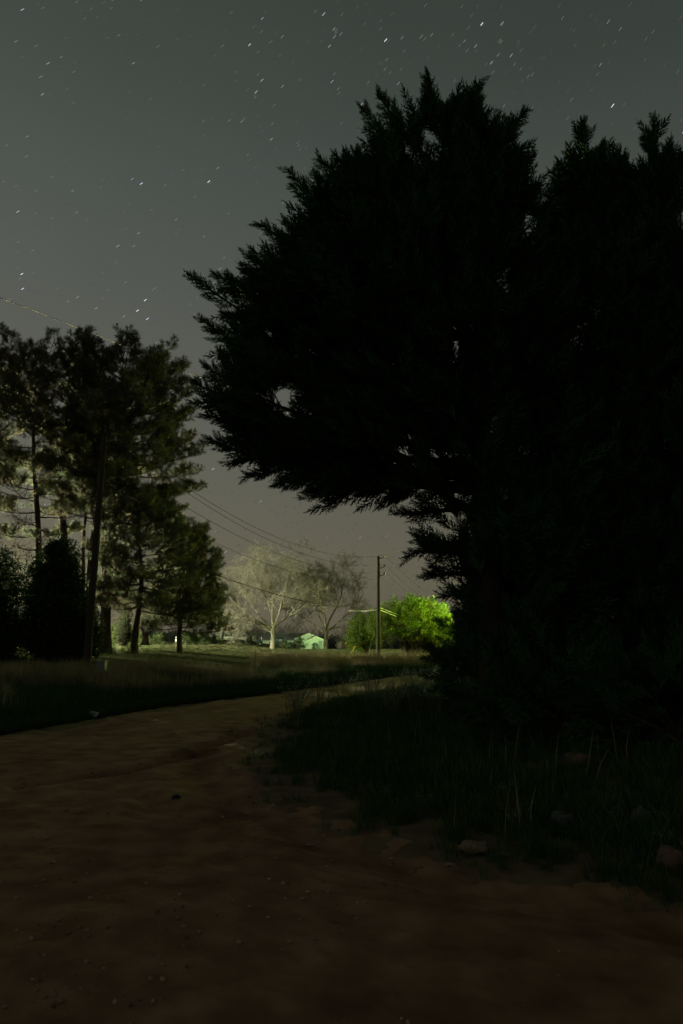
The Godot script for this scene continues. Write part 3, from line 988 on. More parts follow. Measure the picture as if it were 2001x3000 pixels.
func build_bushes() -> void:
	var ev := "trees and bushes under the pines"
	leafy("dark_bush", "tall black evergreen bush wrapped round the pine trunks", "bush", on(-13.1, -32), [[Vector3(0, 2.0, 0), Vector3(1.45, 2.2, 1.3)], [Vector3(-0.2, 4.0, 0), Vector3(1.1, 1.8, 1.0)], [Vector3(0.8, 1.2, 0), Vector3(1.2, 1.4, 1.0)]], M.bush, M.small_leaves, 0.5, 85.0, 3, 62, ev)
	leafy("dark_bush", "loose leafy bush at the left edge, lit from behind", "bush", on(-17.2, -36), [[Vector3(0, 2.6, 0), Vector3(1.9, 2.8, 1.5)], [Vector3(-1.2, 4.2, 0.3), Vector3(1.6, 2.0, 1.2)]], M.bush, M.small_leaves, 0.45, 26.0, 5, 63, ev, 0.6)
	leafy("dark_bush", "low spreading bush in front of the leafy left bush", "bush", on(-15.9, -31), [[Vector3(0, 0.9, 0), Vector3(1.9, 1.3, 1.2)], [Vector3(-0.3, 2.0, 0), Vector3(1.3, 1.2, 1.0)]], M.bush, M.small_leaves, 0.45, 80.0, 4, 64, ev)
	leafy("dark_bush", "dense dark bush added outside the view at the left to block lamp light on the road", "bush", on(-19.7, -34), [[Vector3(0, 2.0, 0), Vector3(1.8, 2.4, 1.8)], [Vector3(-1.8, 1.7, 2.0), Vector3(1.8, 2.2, 1.6)]], M.bush, M.small_leaves, 0.5, 110.0, 4, 60, ev)  # added out of view to keep lamp light off the road
	leafy("rounded_bush", "small round dark bush between the two right pines", "bush", on(-13.9, -42), [[Vector3(0, 0.35, 0), Vector3(0.36, 0.36, 0.34)]], M.bush, M.small_leaves, 0.25, 160.0, 3, 65, "small bushes on the lawn")
	leafy("weedy_bush", "brown weedy clump at the foot of the short pine", "bush", on(-13.35, -43.6), [[Vector3(0, 0.3, 0), Vector3(0.45, 0.4, 0.3)]], M.shrub, M.small_leaves, 0.25, 120.0, 4, 66, "small bushes on the lawn")
	# the tree that the green lamp lights, and its darker neighbour
	leafy("green_tree", "spreading leafy tree glowing bright green under the hidden lamp", "tree", on(6.3, -61), [[Vector3(0.2, 3.1, 0), Vector3(2.6, 1.9, 2.2)], [Vector3(2.0, 2.7, 0.2), Vector3(1.7, 1.6, 1.8)], [Vector3(-1.6, 3.2, 0.3), Vector3(1.7, 1.5, 1.7)], [Vector3(2.8, 1.3, 0.8), Vector3(1.2, 1.3, 1.4)], [Vector3(0.6, 4.3, 0), Vector3(1.2, 0.9, 1.2)], [Vector3(-0.3, 4.9, 0.2), Vector3(0.5, 0.8, 0.5)], [Vector3(1.7, 4.3, 0.4), Vector3(0.5, 0.9, 0.5)], [Vector3(2.7, 3.9, 0.3), Vector3(0.5, 0.8, 0.5)], [Vector3(3.4, 2.9, 0.5), Vector3(0.5, 0.7, 0.6)], [Vector3(-1.7, 4.5, 0.2), Vector3(0.6, 0.6, 0.6)], [Vector3(3.6, 1.6, 0.8), Vector3(0.6, 0.7, 0.7)], [Vector3(-2.9, 2.6, 0.2), Vector3(1.3, 1.6, 1.4)]], M.green, M.long_leaves, 0.46, 26.0, 5, 67, "", 0.5)
	leafy("dark_green_tree", "dim olive tree left of the glowing green one", "tree", on(2.2, -64), [[Vector3(0, 2.2, 0), Vector3(1.8, 1.7, 1.6)], [Vector3(-0.6, 1.4, 0), Vector3(1.4, 1.2, 1.4)]], M.green, M.small_leaves, 0.45, 34.0, 4, 68, "", 0.5)
	leafy("dark_bush", "black shrub with arching stems before the glowing green tree", "bush", on(3.7, -22), [[Vector3(0.2, 0.8, 0), Vector3(1.0, 0.9, 0.8)], [Vector3(0.9, 1.3, 0), Vector3(0.9, 1.2, 0.8)]], M.bush, M.small_leaves, 0.4, 50.0, 6, 69, "bushes below the cedars")
	for p in [[2.75, -11.5, 1.2], [4.3, -9.0, 0.9], [5.4, -8.6, 0.9], [6.6, -9.2, 1.3], [3.3, -15.0, 1.5], [6.3, -30.0, 2.9], [8.0, -33.0, 3.0], [2.7, -8.6, 0.75], [3.7, -7.7, 0.7], [4.9, -7.2, 0.7]]:  # the tall pair beyond the cedars is added unseen to block the green lamp
		leafy("dark_bush", {2.75: "black undergrowth bush at the foot of the large cedar", 4.3: "low black bush below the middle cedar", 5.4: "low black bush below the rightmost cedar", 6.6: "black bush at the right edge of the view", 3.3: "black bush behind the large cedar by the lane bend", 6.3: "added tall black bush hidden beyond the cedars, blocking lamp light from the lane", 2.7: "low black scrub at the left end of the undergrowth below the large cedar", 3.7: "low black scrub nearest the lane below the middle cedar", 4.9: "low black scrub nearest the lane at the right", 8.0: "added tall black bush hidden farthest beyond the cedars, blocking lamp light"}[p[0]], "bush", on(p[0], p[1]), [[Vector3(0, p[2] * 0.6, 0), Vector3(1.0, p[2] * 0.8, 0.9)]], M.cedar, M.plumes[int(p[0] * 10) % 3], 0.5, 75.0, 5, int(p[0] * 100), "bushes below the cedars")
	var k := 0
	for p in [[-24.6, -56.5], [-25.4, -61.2], [-24.2, -66.0], [-26.0, -71.5], [-24.0, -76.5]]:  # row added to throw shadow stripes across the lamp lit lawn
		leafy("added_tall_bush", ["nearest of five tall dark bushes added behind the pines to cast lawn shadows", "second tall dark bush of the added shadow casting row, counted from the near end", "middle tall dark bush of the added shadow casting row behind the pines", "fourth tall dark bush of the added shadow casting row, next to the farthest", "farthest of five tall dark bushes added behind the pines to cast lawn shadows"][k], "bush", on(p[0], p[1]), [[Vector3(0, 1.7, 0), Vector3(0.8, 1.9, 0.8)], [Vector3(0.1, 3.4, 0.1), Vector3(0.6, 1.3, 0.6)]], M.far_bush, M.small_leaves, 0.5, 70.0, 4, 170 + k, "tall bushes behind the pines")
		k += 1
	# shrubs at the far side of the lawn
	var far := [[-25.5, -86, 1.6, 1.5, "pale grey shrub behind the short pine's trunk"], [-22.4, -84, 1.0, 1.3, "small rounded shrub at the back of the lawn by the white post"], [-19.5, -90, 1.8, 1.3, "wide grey green shrub left of the pale cart"], [-15.9, -88, 1.2, 1.2, "leafy shrub right of the green stake"], [-28.5, -88, 2.2, 2.2, "tall dim shrub beyond the left pine trunks"]]
	for f in far:
		leafy("garden_shrub", f[4], "shrub", on(f[0], f[1]), [[Vector3(0, f[3] * 0.55, 0), Vector3(f[2], f[3] * 0.62, f[2] * 0.7)]], M.shrub, M.small_leaves, 0.5, 26.0, 4, int(-f[0] * 10), "shrubs at the back of the lawn")
	leafy("young_shrub", "slender young shrub before the house gable", "shrub", on(-6.1, -99), [[Vector3(0, 1.5, 0), Vector3(0.8, 0.9, 0.7)], [Vector3(0, 0.6, 0), Vector3(0.5, 0.5, 0.5)]], M.shrub, M.small_leaves, 0.45, 30.0, 5, 71, "shrubs at the back of the lawn")
	leafy("young_shrub", "little leafy sapling at the foot of the large bare tree", "shrub", on(-7.1, -84), [[Vector3(0, 0.6, 0), Vector3(0.5, 0.6, 0.4)]], M.shrub, M.small_leaves, 0.35, 40.0, 4, 72, "shrubs at the back of the lawn")
	leafy("clipped_hedge", "long low dark hedge in front of the pale fence boards", "hedge", on(-17.6, -104), [[Vector3(-1.5, 0.25, 0), Vector3(2.0, 0.42, 0.5)], [Vector3(1.5, 0.25, 0), Vector3(2.0, 0.42, 0.5)]], M.bush, M.small_leaves, 0.3, 110.0, 5, 73, "hedges")
	leafy("clipped_hedge", "dark block of hedge below the house eaves", "hedge", on(-10.2, -142), [[Vector3(-1.4, 0.7, 0), Vector3(1.9, 0.95, 0.8)], [Vector3(1.4, 0.7, 0), Vector3(1.7, 0.9, 0.8)]], M.bush, M.small_leaves, 0.4, 60.0, 5, 74, "hedges")
	leafy("clipped_hedge", "round black bush beside the lit gable wall", "bush", on(-5.4, -142), [[Vector3(0, 0.6, 0), Vector3(0.75, 0.75, 0.7)]], M.bush, M.small_leaves, 0.35, 90.0, 4, 75, "hedges")


func build_bare_trees() -> void:
	bare_tree("bare_tree", "large pale bare tree with mistletoe balls and a swept left limb", on(-8.4, -85), 2.5, 0.31, [
		[Vector3(-0.35, 1.0, 0.1), 9.0, 0.68, 1.0], [Vector3(0.22, 1.0, -0.1), 9.3, 0.66, 1.0], [Vector3(-0.02, 1.0, 0.25), 8.6, 0.55, 1.05], [Vector3(-1.0, 0.6, 0.3), 8.2, 0.6, 0.8], [Vector3(0.95, 0.55, -0.2), 7.4, 0.5, 1.05], [Vector3(-0.8, 0.75, -0.4), 8.0, 0.45, 1.0], [Vector3(0.65, 0.8, 0.5), 7.6, 0.42, 1.02], [Vector3(-0.9, 0.35, -0.1), 7.4, 0.4, 0.95], [Vector3(-1.0, 0.42, 0.5), 6.6, 0.36, 0.9]], M.pale_bark, 9, 81)
	bare_tree("bare_tree", "smaller grey bare tree with upswept limbs right of the large one", on(-2.15, -95), 2.6, 0.29, [
		[Vector3(0.05, 1.0, 0.1), 8.0, 0.66, 1.0], [Vector3(0.5, 0.9, 0.0), 9.0, 0.6, 1.0], [Vector3(-0.4, 0.9, -0.1), 8.4, 0.55, 1.02], [Vector3(0.95, 0.62, 0.2), 7.6, 0.5, 0.95], [Vector3(-0.9, 0.6, 0.2), 6.6, 0.48, 0.8], [Vector3(0.1, 0.8, 0.7), 7.4, 0.4, 1.05], [Vector3(1.0, 0.4, -0.2), 6.4, 0.36, 1.0]], M.grey_bark, 4, 82, 0.25)
	var k := 0
	for p in [[-42, -84, 11.5], [-38.5, -90, 12.5], [-34.5, -86, 9.5], [-44.5, -92, 13.0]]:
		bare_tree("thicket_tree", ["pale bare sapling at the far left, lit by the hidden yard lamp", "pale bare tree behind the left pine trunk", "low bare tree nearest the hidden yard lamp", "tall bare tree farthest to the left"][k], on(p[0], p[1]), 0.6, 0.2, [
			[Vector3(-0.5, 1, 0.2), p[2], 0.6, 0.9], [Vector3(0.4, 1, 0.3), p[2] * 0.9, 0.6, 0.9], [Vector3(0.1, 1, -0.4), p[2] * 1.1, 0.6, 0.9], [Vector3(-0.1, 1, 0.5), p[2], 0.5, 0.9]], M.dim_bark, 0, 90 + k, 0.1, "bare thicket behind the left pines", 2)
		k += 1
	bare_tree("far_tree", "thick double trunked tree at the back of the lawn", on(-22.6, -80), 1.2, 0.4, [
		[Vector3(-0.4, 1, 0.1), 6.5, 0.7, 0.8], [Vector3(0.45, 1, 0.1), 6.5, 0.7, 0.8], [Vector3(0.9, 0.8, -0.3), 5.0, 0.4, 1.0], [Vector3(-0.9, 0.8, 0.3), 5.0, 0.4, 1.0]], M.pine_bark, 0, 97, 0.3)
	# distant woods
	var rng := RandomNumberGenerator.new()
	rng.seed = 5
	var mb := MB.new()
	var tw := MB.new()
	var sp := []
	for d in [Vector3(-0.3, 1, 0), Vector3(0.3, 1, 0.2), Vector3(0.05, 1, -0.3), Vector3(0.1, 1, 0.4)]:
		bare_branch(mb, tw, sp, Vector3(0, 1.0, 0), d, 6.0, 0.07, 2, rng, 0.1)
	mb.tube([Vector3(0, -0.5, 0), Vector3(0, 1.2, 0)], [0.16, 0.1], 6)
	var a := []
	var b := []
	for n in 420:
		var x := rng.randf_range(-110, 120)
		var z := rng.randf_range(-190, -250) + absf(x) * 0.25
		var s := rng.randf_range(0.7, 1.15)
		a.append(Transform3D(Basis(Vector3.UP, rng.randf() * TAU).scaled(Vector3(s * 1.2, s, s * 1.2)), on(x, z)))
	var w1 := scatter("distant_woods", mb.mesh(), M.grey_bark, a)
	tag(w1, "dim bare woods along the horizon behind the houses", "woods")
	var w2 := scatter("distant_undergrowth", leaf_clump(9, 60, 0.3, 0.4), M.bush, [])
	for n in 900:
		var x2 := rng.randf_range(-120, 120)
		b.append(Transform3D(Basis(Vector3.UP, rng.randf() * TAU).scaled(Vector3(4.5, rng.randf_range(2.5, 5.0), 4.0)), on(x2, rng.randf_range(-195, -240) + absf(x2) * 0.25) + Vector3(0, 1.0, 0)))
	remove_child(w2)
	w2.free()
	used.erase("distant_undergrowth")
	var w3 := scatter("distant_undergrowth", leaf_clump(9, 60, 0.3, 0.4), M.bush, b)
	tag(w3, "dark undergrowth below the distant woods", "undergrowth")


func build_poles() -> void:
	var near := on(-10.57, -29)
	var p1 := on(2.87, -54)
	var p2 := on(25, -120)
	utility_pole("wooden utility pole standing among the pine trunks, wires at its top", near, 10.3 - near.y, 0.11, [10.1 - near.y], "utility poles along the lane")
	utility_pole("slim wooden utility pole with three side brackets beside the green tree", p1, 7.98 - p1.y, 0.06, [7.93 - p1.y, 7.17 - p1.y, 6.55 - p1.y], "utility poles along the lane")
	utility_pole("distant utility pole hidden behind the cedars", p2, 8.0, 0.0, [7.9, 7.2, 6.5], "utility poles along the lane")
	var g := "wires between the utility poles"
	var x := 3.43
	wire("power_line", "topmost wire from the pole among the pines to the slim pole", Vector3(-10.4, 10.7, -29), Vector3(x, 8.05, -54), 1.93, 0.012, M.wire, g)
	wire("power_line", "second wire down between the pines' pole and the slim pole", Vector3(-10.4, 10.5, -29), Vector3(x, 7.3, -54), 1.85, 0.012, M.wire, g)
	wire("power_line", "third wire down, crossing left of the large bare tree", Vector3(-10.4, 9.55, -29), Vector3(x, 6.68, -54), 1.63, 0.012, M.wire, g)
	wire("power_line", "fourth wire down, ending below the side brackets", Vector3(-10.4, 8.37, -29), Vector3(2.93, 6.2, -54), 1.55, 0.01, M.wire, g)
	wire("telephone_cable", "thick low cable crossing the crown of the large bare tree", Vector3(-10.4, 6.38, -29), Vector3(2.9, 3.78, -54), 0.98, 0.018, M.wire, g)
	wire("power_line", "upper wire leaving the picture at the far left above the pines' pole", Vector3(-24, 13.4, -4), Vector3(-10.4, 10.7, -29), 0.5, 0.012, M.wire, g)
	wire("power_line", "lower wire leaving the picture at the far left", Vector3(-24, 12.7, -4), Vector3(-10.4, 9.55, -29), 0.3, 0.012, M.wire, g)
	wire("power_line", "topmost wire running right from the slim pole behind the cedar", Vector3(x, 8.05, -54), Vector3(25.5, 7.95, -120), 2.6, 0.01, M.wire, g)
	wire("power_line", "middle wire running right from the slim pole behind the cedar", Vector3(x, 7.3, -54), Vector3(25.5, 7.25, -120), 2.7, 0.01, M.wire, g)
	wire("power_line", "lowest bracket wire running right from the slim pole", Vector3(x, 6.68, -54), Vector3(25.5, 6.55, -120), 2.7, 0.01, M.wire, g)
	wire("telephone_cable", "upper of two bright low cables sagging past the green tree", Vector3(2.93, 3.95, -54), Vector3(25, 3.0, -120), 0.9, 0.02, M.bright_wire, g)
	wire("telephone_cable", "lower of two bright low cables sagging past the green tree", Vector3(2.93, 3.78, -54), Vector3(25, 2.75, -120), 0.95, 0.028, M.bright_wire, g)
	wire("telephone_cable", "short bright cable from the slim pole to the dim olive tree", Vector3(0.6, 3.8, -57), Vector3(2.9, 3.76, -54), 0.06, 0.018, M.bright_wire, g)
	wire("aircraft_trail", "aircraft light trail modelled as a thin coppery wire over the left pines", Vector3(-50, 40.0, -60), Vector3(34, 3.2, -60), -1.6, 0.03, M.trail_copper)  # an aircraft's light trail, built as a strand of wire
	var mb := MB.new()
	var a := on(0.5, -54)
	mb.tube([Vector3.ZERO, Vector3(2.38, 3.8 - a.y, 0)], [0.008, 0.008], 5)
	var t := thing("guy_wire", "slanting guy wire with a yellow guard left of the slim pole", "guy wire", a)
	part("cable", mb.mesh(), M.wire, t)
	var yb := MB.new()
	yb.tube([Vector3(0, -0.05, 0), Vector3(0.57, 0.92, 0)], [0.045, 0.04], 8)
	part("guard", yb.mesh(), M.yellow, t)
	var sb := MB.new()
	sb.tube([Vector3(0, -0.2, 0), Vector3(0.1, 0.55, 0), Vector3(0.24, 1.1, 0)], [0.025, 0.022, 0.02], 6)
	var st := part("marker_stake", sb.mesh(), M.pale)
	st.position = on(2.0, -53)
	tag(st, "thin slanting stake between the yellow guard and the slim pole", "stake")


func gable_house(t: Node3D, c: Vector3, w: float, deep: float, eave: float, peak: float, wall: Material, over := 0.45) -> void:
	var mb := MB.new()
	mb.box(c + Vector3(0, eave * 0.5, -deep * 0.5), Vector3(w, eave, deep), 0.02)
	part("wall", mb.mesh(), wall, t)
	var gb := MB.new()
	var h := w * 0.5
	var g3 := [Vector3(-h, eave + 0.004, -0.005), Vector3(h, eave + 0.004, -0.005), Vector3(0, peak - 0.12, -0.005)]
	var back := Vector3(0, 0, 0.01 - deep)
	gb.tri(c + g3[0], c + g3[1], c + g3[2])
	gb.tri(c + g3[1] + back, c + g3[0] + back, c + g3[2] + back)
	for e in 3:
		gb.quad(c + g3[(e + 1) % 3], c + g3[e], c + g3[e] + back, c + g3[(e + 1) % 3] + back)
	part("gable", gb.mesh(), wall, t)
	var ang := atan2(peak - eave, h)
	var lng := sqrt(h * h + (peak - eave) * (peak - eave)) + over
	for s in [-1.0, 1.0]:
		var b := Basis(Vector3(0, 0, 1), -s * ang)
		var mid := c + Vector3(s * (h + over * cos(ang)) * 0.5, peak - (lng * sin(ang)) * 0.5, -deep * 0.5)
		var rb := MB.new()
		rb.box(mid, Vector3(lng, 0.1, deep + 2.0 * over), 0.01, b)
		var roof := part("roof", rb.mesh(), M.roof, t)
		var fb := MB.new()
		fb.box(mid + Vector3(0, -0.03, deep * 0.5 + over + 0.02), Vector3(lng, 0.2, 0.04), 0.005, b)
		part("fascia", fb.mesh(), M.trim, roof)


func build_houses() -> void:
	var y := height(-8, -170)
	var t := thing("house", "low ranch house with a lamp lit gable behind the bare trees", "house", Vector3(-8, y, -170))
	# front gable, and the long main roof behind it
	gable_house(t, Vector3(0, 0, 0), 6.2, 6.0, 2.55, 3.75, M.siding)
	gable_house(t, Vector3(1.9, 0, 1.6), 3.4, 1.7, 2.25, 3.05, M.siding, 0.3)
	part("wall", boxes([[Vector3(-6.6, 1.2, -5.5), Vector3(13.5, 2.4, 6.0)]]), M.siding, t)
	part("roof", boxes([[Vector3(-6.6, 3.0, -3.9), Vector3(14.5, 0.12, 4.4), Basis(Vector3.RIGHT, 0.42)], [Vector3(-6.6, 3.0, -7.4), Vector3(14.5, 0.12, 4.4), Basis(Vector3.RIGHT, -0.42)]]), M.roof, t)
	for x in [-9.5, -6.0]:
		var w := part("window", boxes([[Vector3(x, 1.35, -2.48), Vector3(1.4, 1.1, 0.06)]]), M.trim, t)
		part("pane", boxes([[Vector3(x, 1.35, -2.44), Vector3(1.2, 0.9, 0.03)]]), M.glass, w)
	var d := part("door", boxes([[Vector3(2.9, 1.0, 1.65), Vector3(0.95, 2.0, 0.06)]]), M.grey, t)
	part("handle", boxes([[Vector3(3.25, 1.0, 1.7), Vector3(0.05, 0.05, 0.06)]]), M.dark, d)
	# garage doors right of the gable
	var ys := height(1.2, -150)
	var s := thing("shed", "brown shed with one lit amber window right of the bare trees", "shed", Vector3(1.0, ys, -150))
	part("wall", boxes([[Vector3(-0.4, 1.0, -1.5), Vector3(3.4, 2.0, 3.0)]]), M.brown, s)
	part("roof", boxes([[Vector3(-0.4, 2.1, -1.4), Vector3(4.0, 0.14, 3.7), Basis(Vector3.RIGHT, 0.12)]]), M.roof, s)
	var w2 := part("window", boxes([[Vector3(0.0, 1.35, 0.03), Vector3(0.7, 0.5, 0.06)]]), M.brown, s)
	for k in 2: part("pane", boxes([[Vector3(-0.15 + 0.31 * k, 1.35, 0.07), Vector3(0.26, 0.4, 0.03)]], 0.004), M.lit_window, w2)
	var dd := part("door", boxes([[Vector3(-1.4, 0.8, 0.03), Vector3(0.9, 1.6, 0.06)]]), M.grey, s)
	part("panel", boxes([[Vector3(-1.4, 0.8, 0.075), Vector3(0.7, 1.3, 0.03)]]), M.pale, dd)
	var r := thing("red_cabinet", "upright red cabinet with white marks beside the shed", "cabinet", on(2.55, -146))
	part("body", boxes([[Vector3(0, 0.75, 0), Vector3(0.55, 1.5, 0.5)]], 0.03), M.red, r)
	for q in [[1.25, 0.16], [0.95, 0.1], [0.7, 0.12], [0.5, 0.07]]:
		part("mark", boxes([[Vector3(0.08, q[0], 0.256), Vector3(0.22, q[1], 0.012)]], 0.003), M.white, r)
	var b := thing("board_fence", "rusty brown board fence right of the red cabinet", "fence", on(4.2, -146))
	for k in 9: part("board", boxes([[Vector3(-0.9 + k * 0.34, 0.5 + 0.03 * (k % 3), 0), Vector3(0.31, 1.0 + 0.06 * (k % 3), 0.04)]], 0.006), M.rust, b)
	part("rail", boxes([[Vector3(0.45, 0.8, -0.05), Vector3(3.1, 0.1, 0.05)]]), M.brown, b)


func wheel(parent: Node3D, at: Vector3, r: float) -> void:
	var mb := MB.new()
	mb.tube([at - Vector3(0, 0, 0.1), at - Vector3(0, 0, 0.07), at + Vector3(0, 0, 0.07), at + Vector3(0, 0, 0.1)], [r * 0.85, r, r, r * 0.85], 14)
	var w := part("wheel", mb.mesh(), M.rubber, parent)
	var hb := MB.new()
	hb.tube([at + Vector3(0, 0, 0.08), at + Vector3(0, 0, 0.115)], [r * 0.5, r * 0.45], 10)
	part("rim", hb.mesh(), M.grey, w)


func build_yard() -> void:
	# pale boards behind the low hedge
	var specs := [[-18.7, 0.75, 1.05, "tall pale board panel at the left end of the low hedge"], [-17.3, 1.5, 0.5, "low pale board panel left of the birdhouse pole's foot"], [-15.3, 1.6, 0.5, "low pale board panel nearest the enclosed cart"]]
	for s in specs:
		var t := thing("fence_panel", s[3], "fence", on(s[0], -106), "pale boards behind the low hedge")
		var n := maxi(3, int(s[1] / 0.19))
		for k in n:
			part("board", boxes([[Vector3((k + 0.5) / n * s[1] - s[1] * 0.5, 0.45 + s[2] * 0.5 + (0.1 * k / n if s[2] > 0.8 else 0.0), 0), Vector3(s[1] / n - 0.015, s[2] + (0.2 * k / n if s[2] > 0.8 else 0.0), 0.03)]], 0.004), M.pale, t)
		for e in [-0.45, 0.45]:
			part("post", boxes([[Vector3(s[1] * e, 0.5 + s[2] * 0.25, -0.06), Vector3(0.09, 1.1 + s[2] * 0.5, 0.09)]]), M.pale, t)
	# birdhouse on a pole
	var bh := thing("birdhouse", "white panelled birdhouse on a thin pole left of the bare tree", "birdhouse", on(-15.35, -95))
	var pb := MB.new()
	pb.tube([Vector3(0, -0.2, 0), Vector3(0, 3.4, 0)], [0.035, 0.03], 7)
	part("pole", pb.mesh(), M.pale, bh)
	part("box", boxes([[Vector3(0, 3.72, 0), Vector3(0.34, 0.62, 0.5)]]), M.darkgreen, bh)
	for s in [-1.0, 1.0]:
		part("panel", boxes([[Vector3(s * 0.27, 3.7, 0.1), Vector3(0.2, 0.6, 0.42), Basis(Vector3.UP, s * 0.35)]]), M.white, bh)
	part("roof", boxes([[Vector3(-0.12, 4.1, 0), Vector3(0.4, 0.04, 0.6), Basis(Vector3(0, 0, 1), 0.6)], [Vector3(0.14, 4.1, 0), Vector3(0.42, 0.04, 0.62), Basis(Vector3(0, 0, 1), -0.6)]]), M.darkgreen, bh)
	# enclosed cart
	var c := thing("golf_cart", "dark green cart with pale side curtains left of the bare tree", "cart", on(-12.5, -103))
	part("body", boxes([[Vector3(0, 0.5, 0), Vector3(1.5, 0.35, 1.1)], [Vector3(0.45, 0.72, 0), Vector3(0.5, 0.25, 1.0)]], 0.05), M.darkgreen, c)
	part("roof", boxes([[Vector3(-0.05, 1.55, 0), Vector3(1.55, 0.07, 1.2)]], 0.03), M.darkgreen, c)
	for x in [-0.72, -0.02, 0.62]:
		for z in [-0.5, 0.5]: part("pillar", boxes([[Vector3(x, 1.1, z), Vector3(0.05, 0.9, 0.05)]]), M.darkgreen, c)
	part("curtain", boxes([[Vector3(-0.38, 1.1, 0.53), Vector3(0.6, 0.78, 0.02)]], 0.005), M.pale, c)
	part("curtain", boxes([[Vector3(0.66, 1.08, 0.53), Vector3(0.09, 0.85, 0.02)]], 0.005), M.white, c)
	for p in [Vector3(-0.5, 0.25, 0.5), Vector3(0.5, 0.25, 0.5), Vector3(-0.5, 0.25, -0.5), Vector3(0.5, 0.25, -0.5)]: wheel(c, p, 0.26)
	var v := thing("parked_van", "dark van with two small rear windows right of the bare tree trunk", "van", on(-10.6, -118))
	part("body", boxes([[Vector3(0, 0.95, 0), Vector3(1.8, 1.2, 3.6)], [Vector3(0, 1.62, -0.2), Vector3(1.6, 0.25, 3.0)]], 0.1), M.darkgreen, v)
	for x in [-0.4, 0.4]: part("window", boxes([[Vector3(x, 1.25, 1.81), Vector3(0.55, 0.35, 0.03)]]), M.grey, v)
	for x in [-0.78, 0.78]: part("tail_lamp", boxes([[Vector3(x, 0.9, 1.81), Vector3(0.12, 0.3, 0.03)]]), M.red, v)
	part("bumper", boxes([[Vector3(0, 0.42, 1.84), Vector3(1.7, 0.16, 0.1)]], 0.03), M.dark, v)
	for x in [-0.78, 0.78]:
		for z in [-1.1, 1.1]:
			var mb := MB.new()
			mb.tube([Vector3(x - 0.1, 0.3, z), Vector3(x - 0.07, 0.3, z), Vector3(x + 0.07, 0.3, z), Vector3(x + 0.1, 0.3, z)], [0.26, 0.31, 0.31, 0.26], 14)
			part("wheel", mb.mesh(), M.rubber, v)
	# pale cart at the back of the lawn
	var u := thing("garden_cart", "small pale framed garden cart under the far shrubs", "cart", on(-21.9, -94))
	part("frame", boxes([[Vector3(0, 0.3, 0), Vector3(1.15, 0.08, 0.6)], [Vector3(0, 0.95, 0), Vector3(0.7, 0.06, 0.5)]]), M.pale, u)
	for x in [-0.45, 0.45]: part("side_panel", boxes([[Vector3(x, 0.65, 0.1), Vector3(0.28, 0.62, 0.06)]], 0.03), M.white, u)
	part("seat", boxes([[Vector3(0, 0.55, 0), Vector3(0.5, 0.3, 0.4)]], 0.05), M.dark, u)
	for p in [Vector3(-0.4, 0.15, 0.3), Vector3(0.4, 0.15, 0.3)]: wheel(u, p, 0.16)
	var gs := MB.new()
	gs.tube([Vector3(0, -0.2, 0), Vector3(0, 0.95, 0)], [0.05, 0.05], 7)
	var g1 := part("green_stake", gs.mesh(), M.white)
	g1.position = on(-20.7, -92)
	tag(g1, "short pale stake right of the garden cart", "stake")
	var wp := MB.new()
	wp.tube([Vector3(0, -0.2, 0), Vector3(0, 0.6, 0), Vector3(0, 1.15, 0), Vector3(0, 1.25, 0)], [0.13, 0.12, 0.07, 0.03], 9)
	var g2 := part("white_post", wp.mesh(), M.white)
	g2.position = on(-23.6, -79)
	tag(g2, "glowing white tapered post beside the short pine's trunk", "post")
	var ped := thing("utility_pedestal", "grey utility box post in the tall weeds below the pines", "utility box", on(-6.85, -20))
	part("body", boxes([[Vector3(0, 0.28, 0), Vector3(0.22, 0.75, 0.22)]], 0.015), M.grey, ped)
	part("cap", boxes([[Vector3(0, 0.67, 0), Vector3(0.25, 0.04, 0.25)]], 0.012), M.grey, ped)


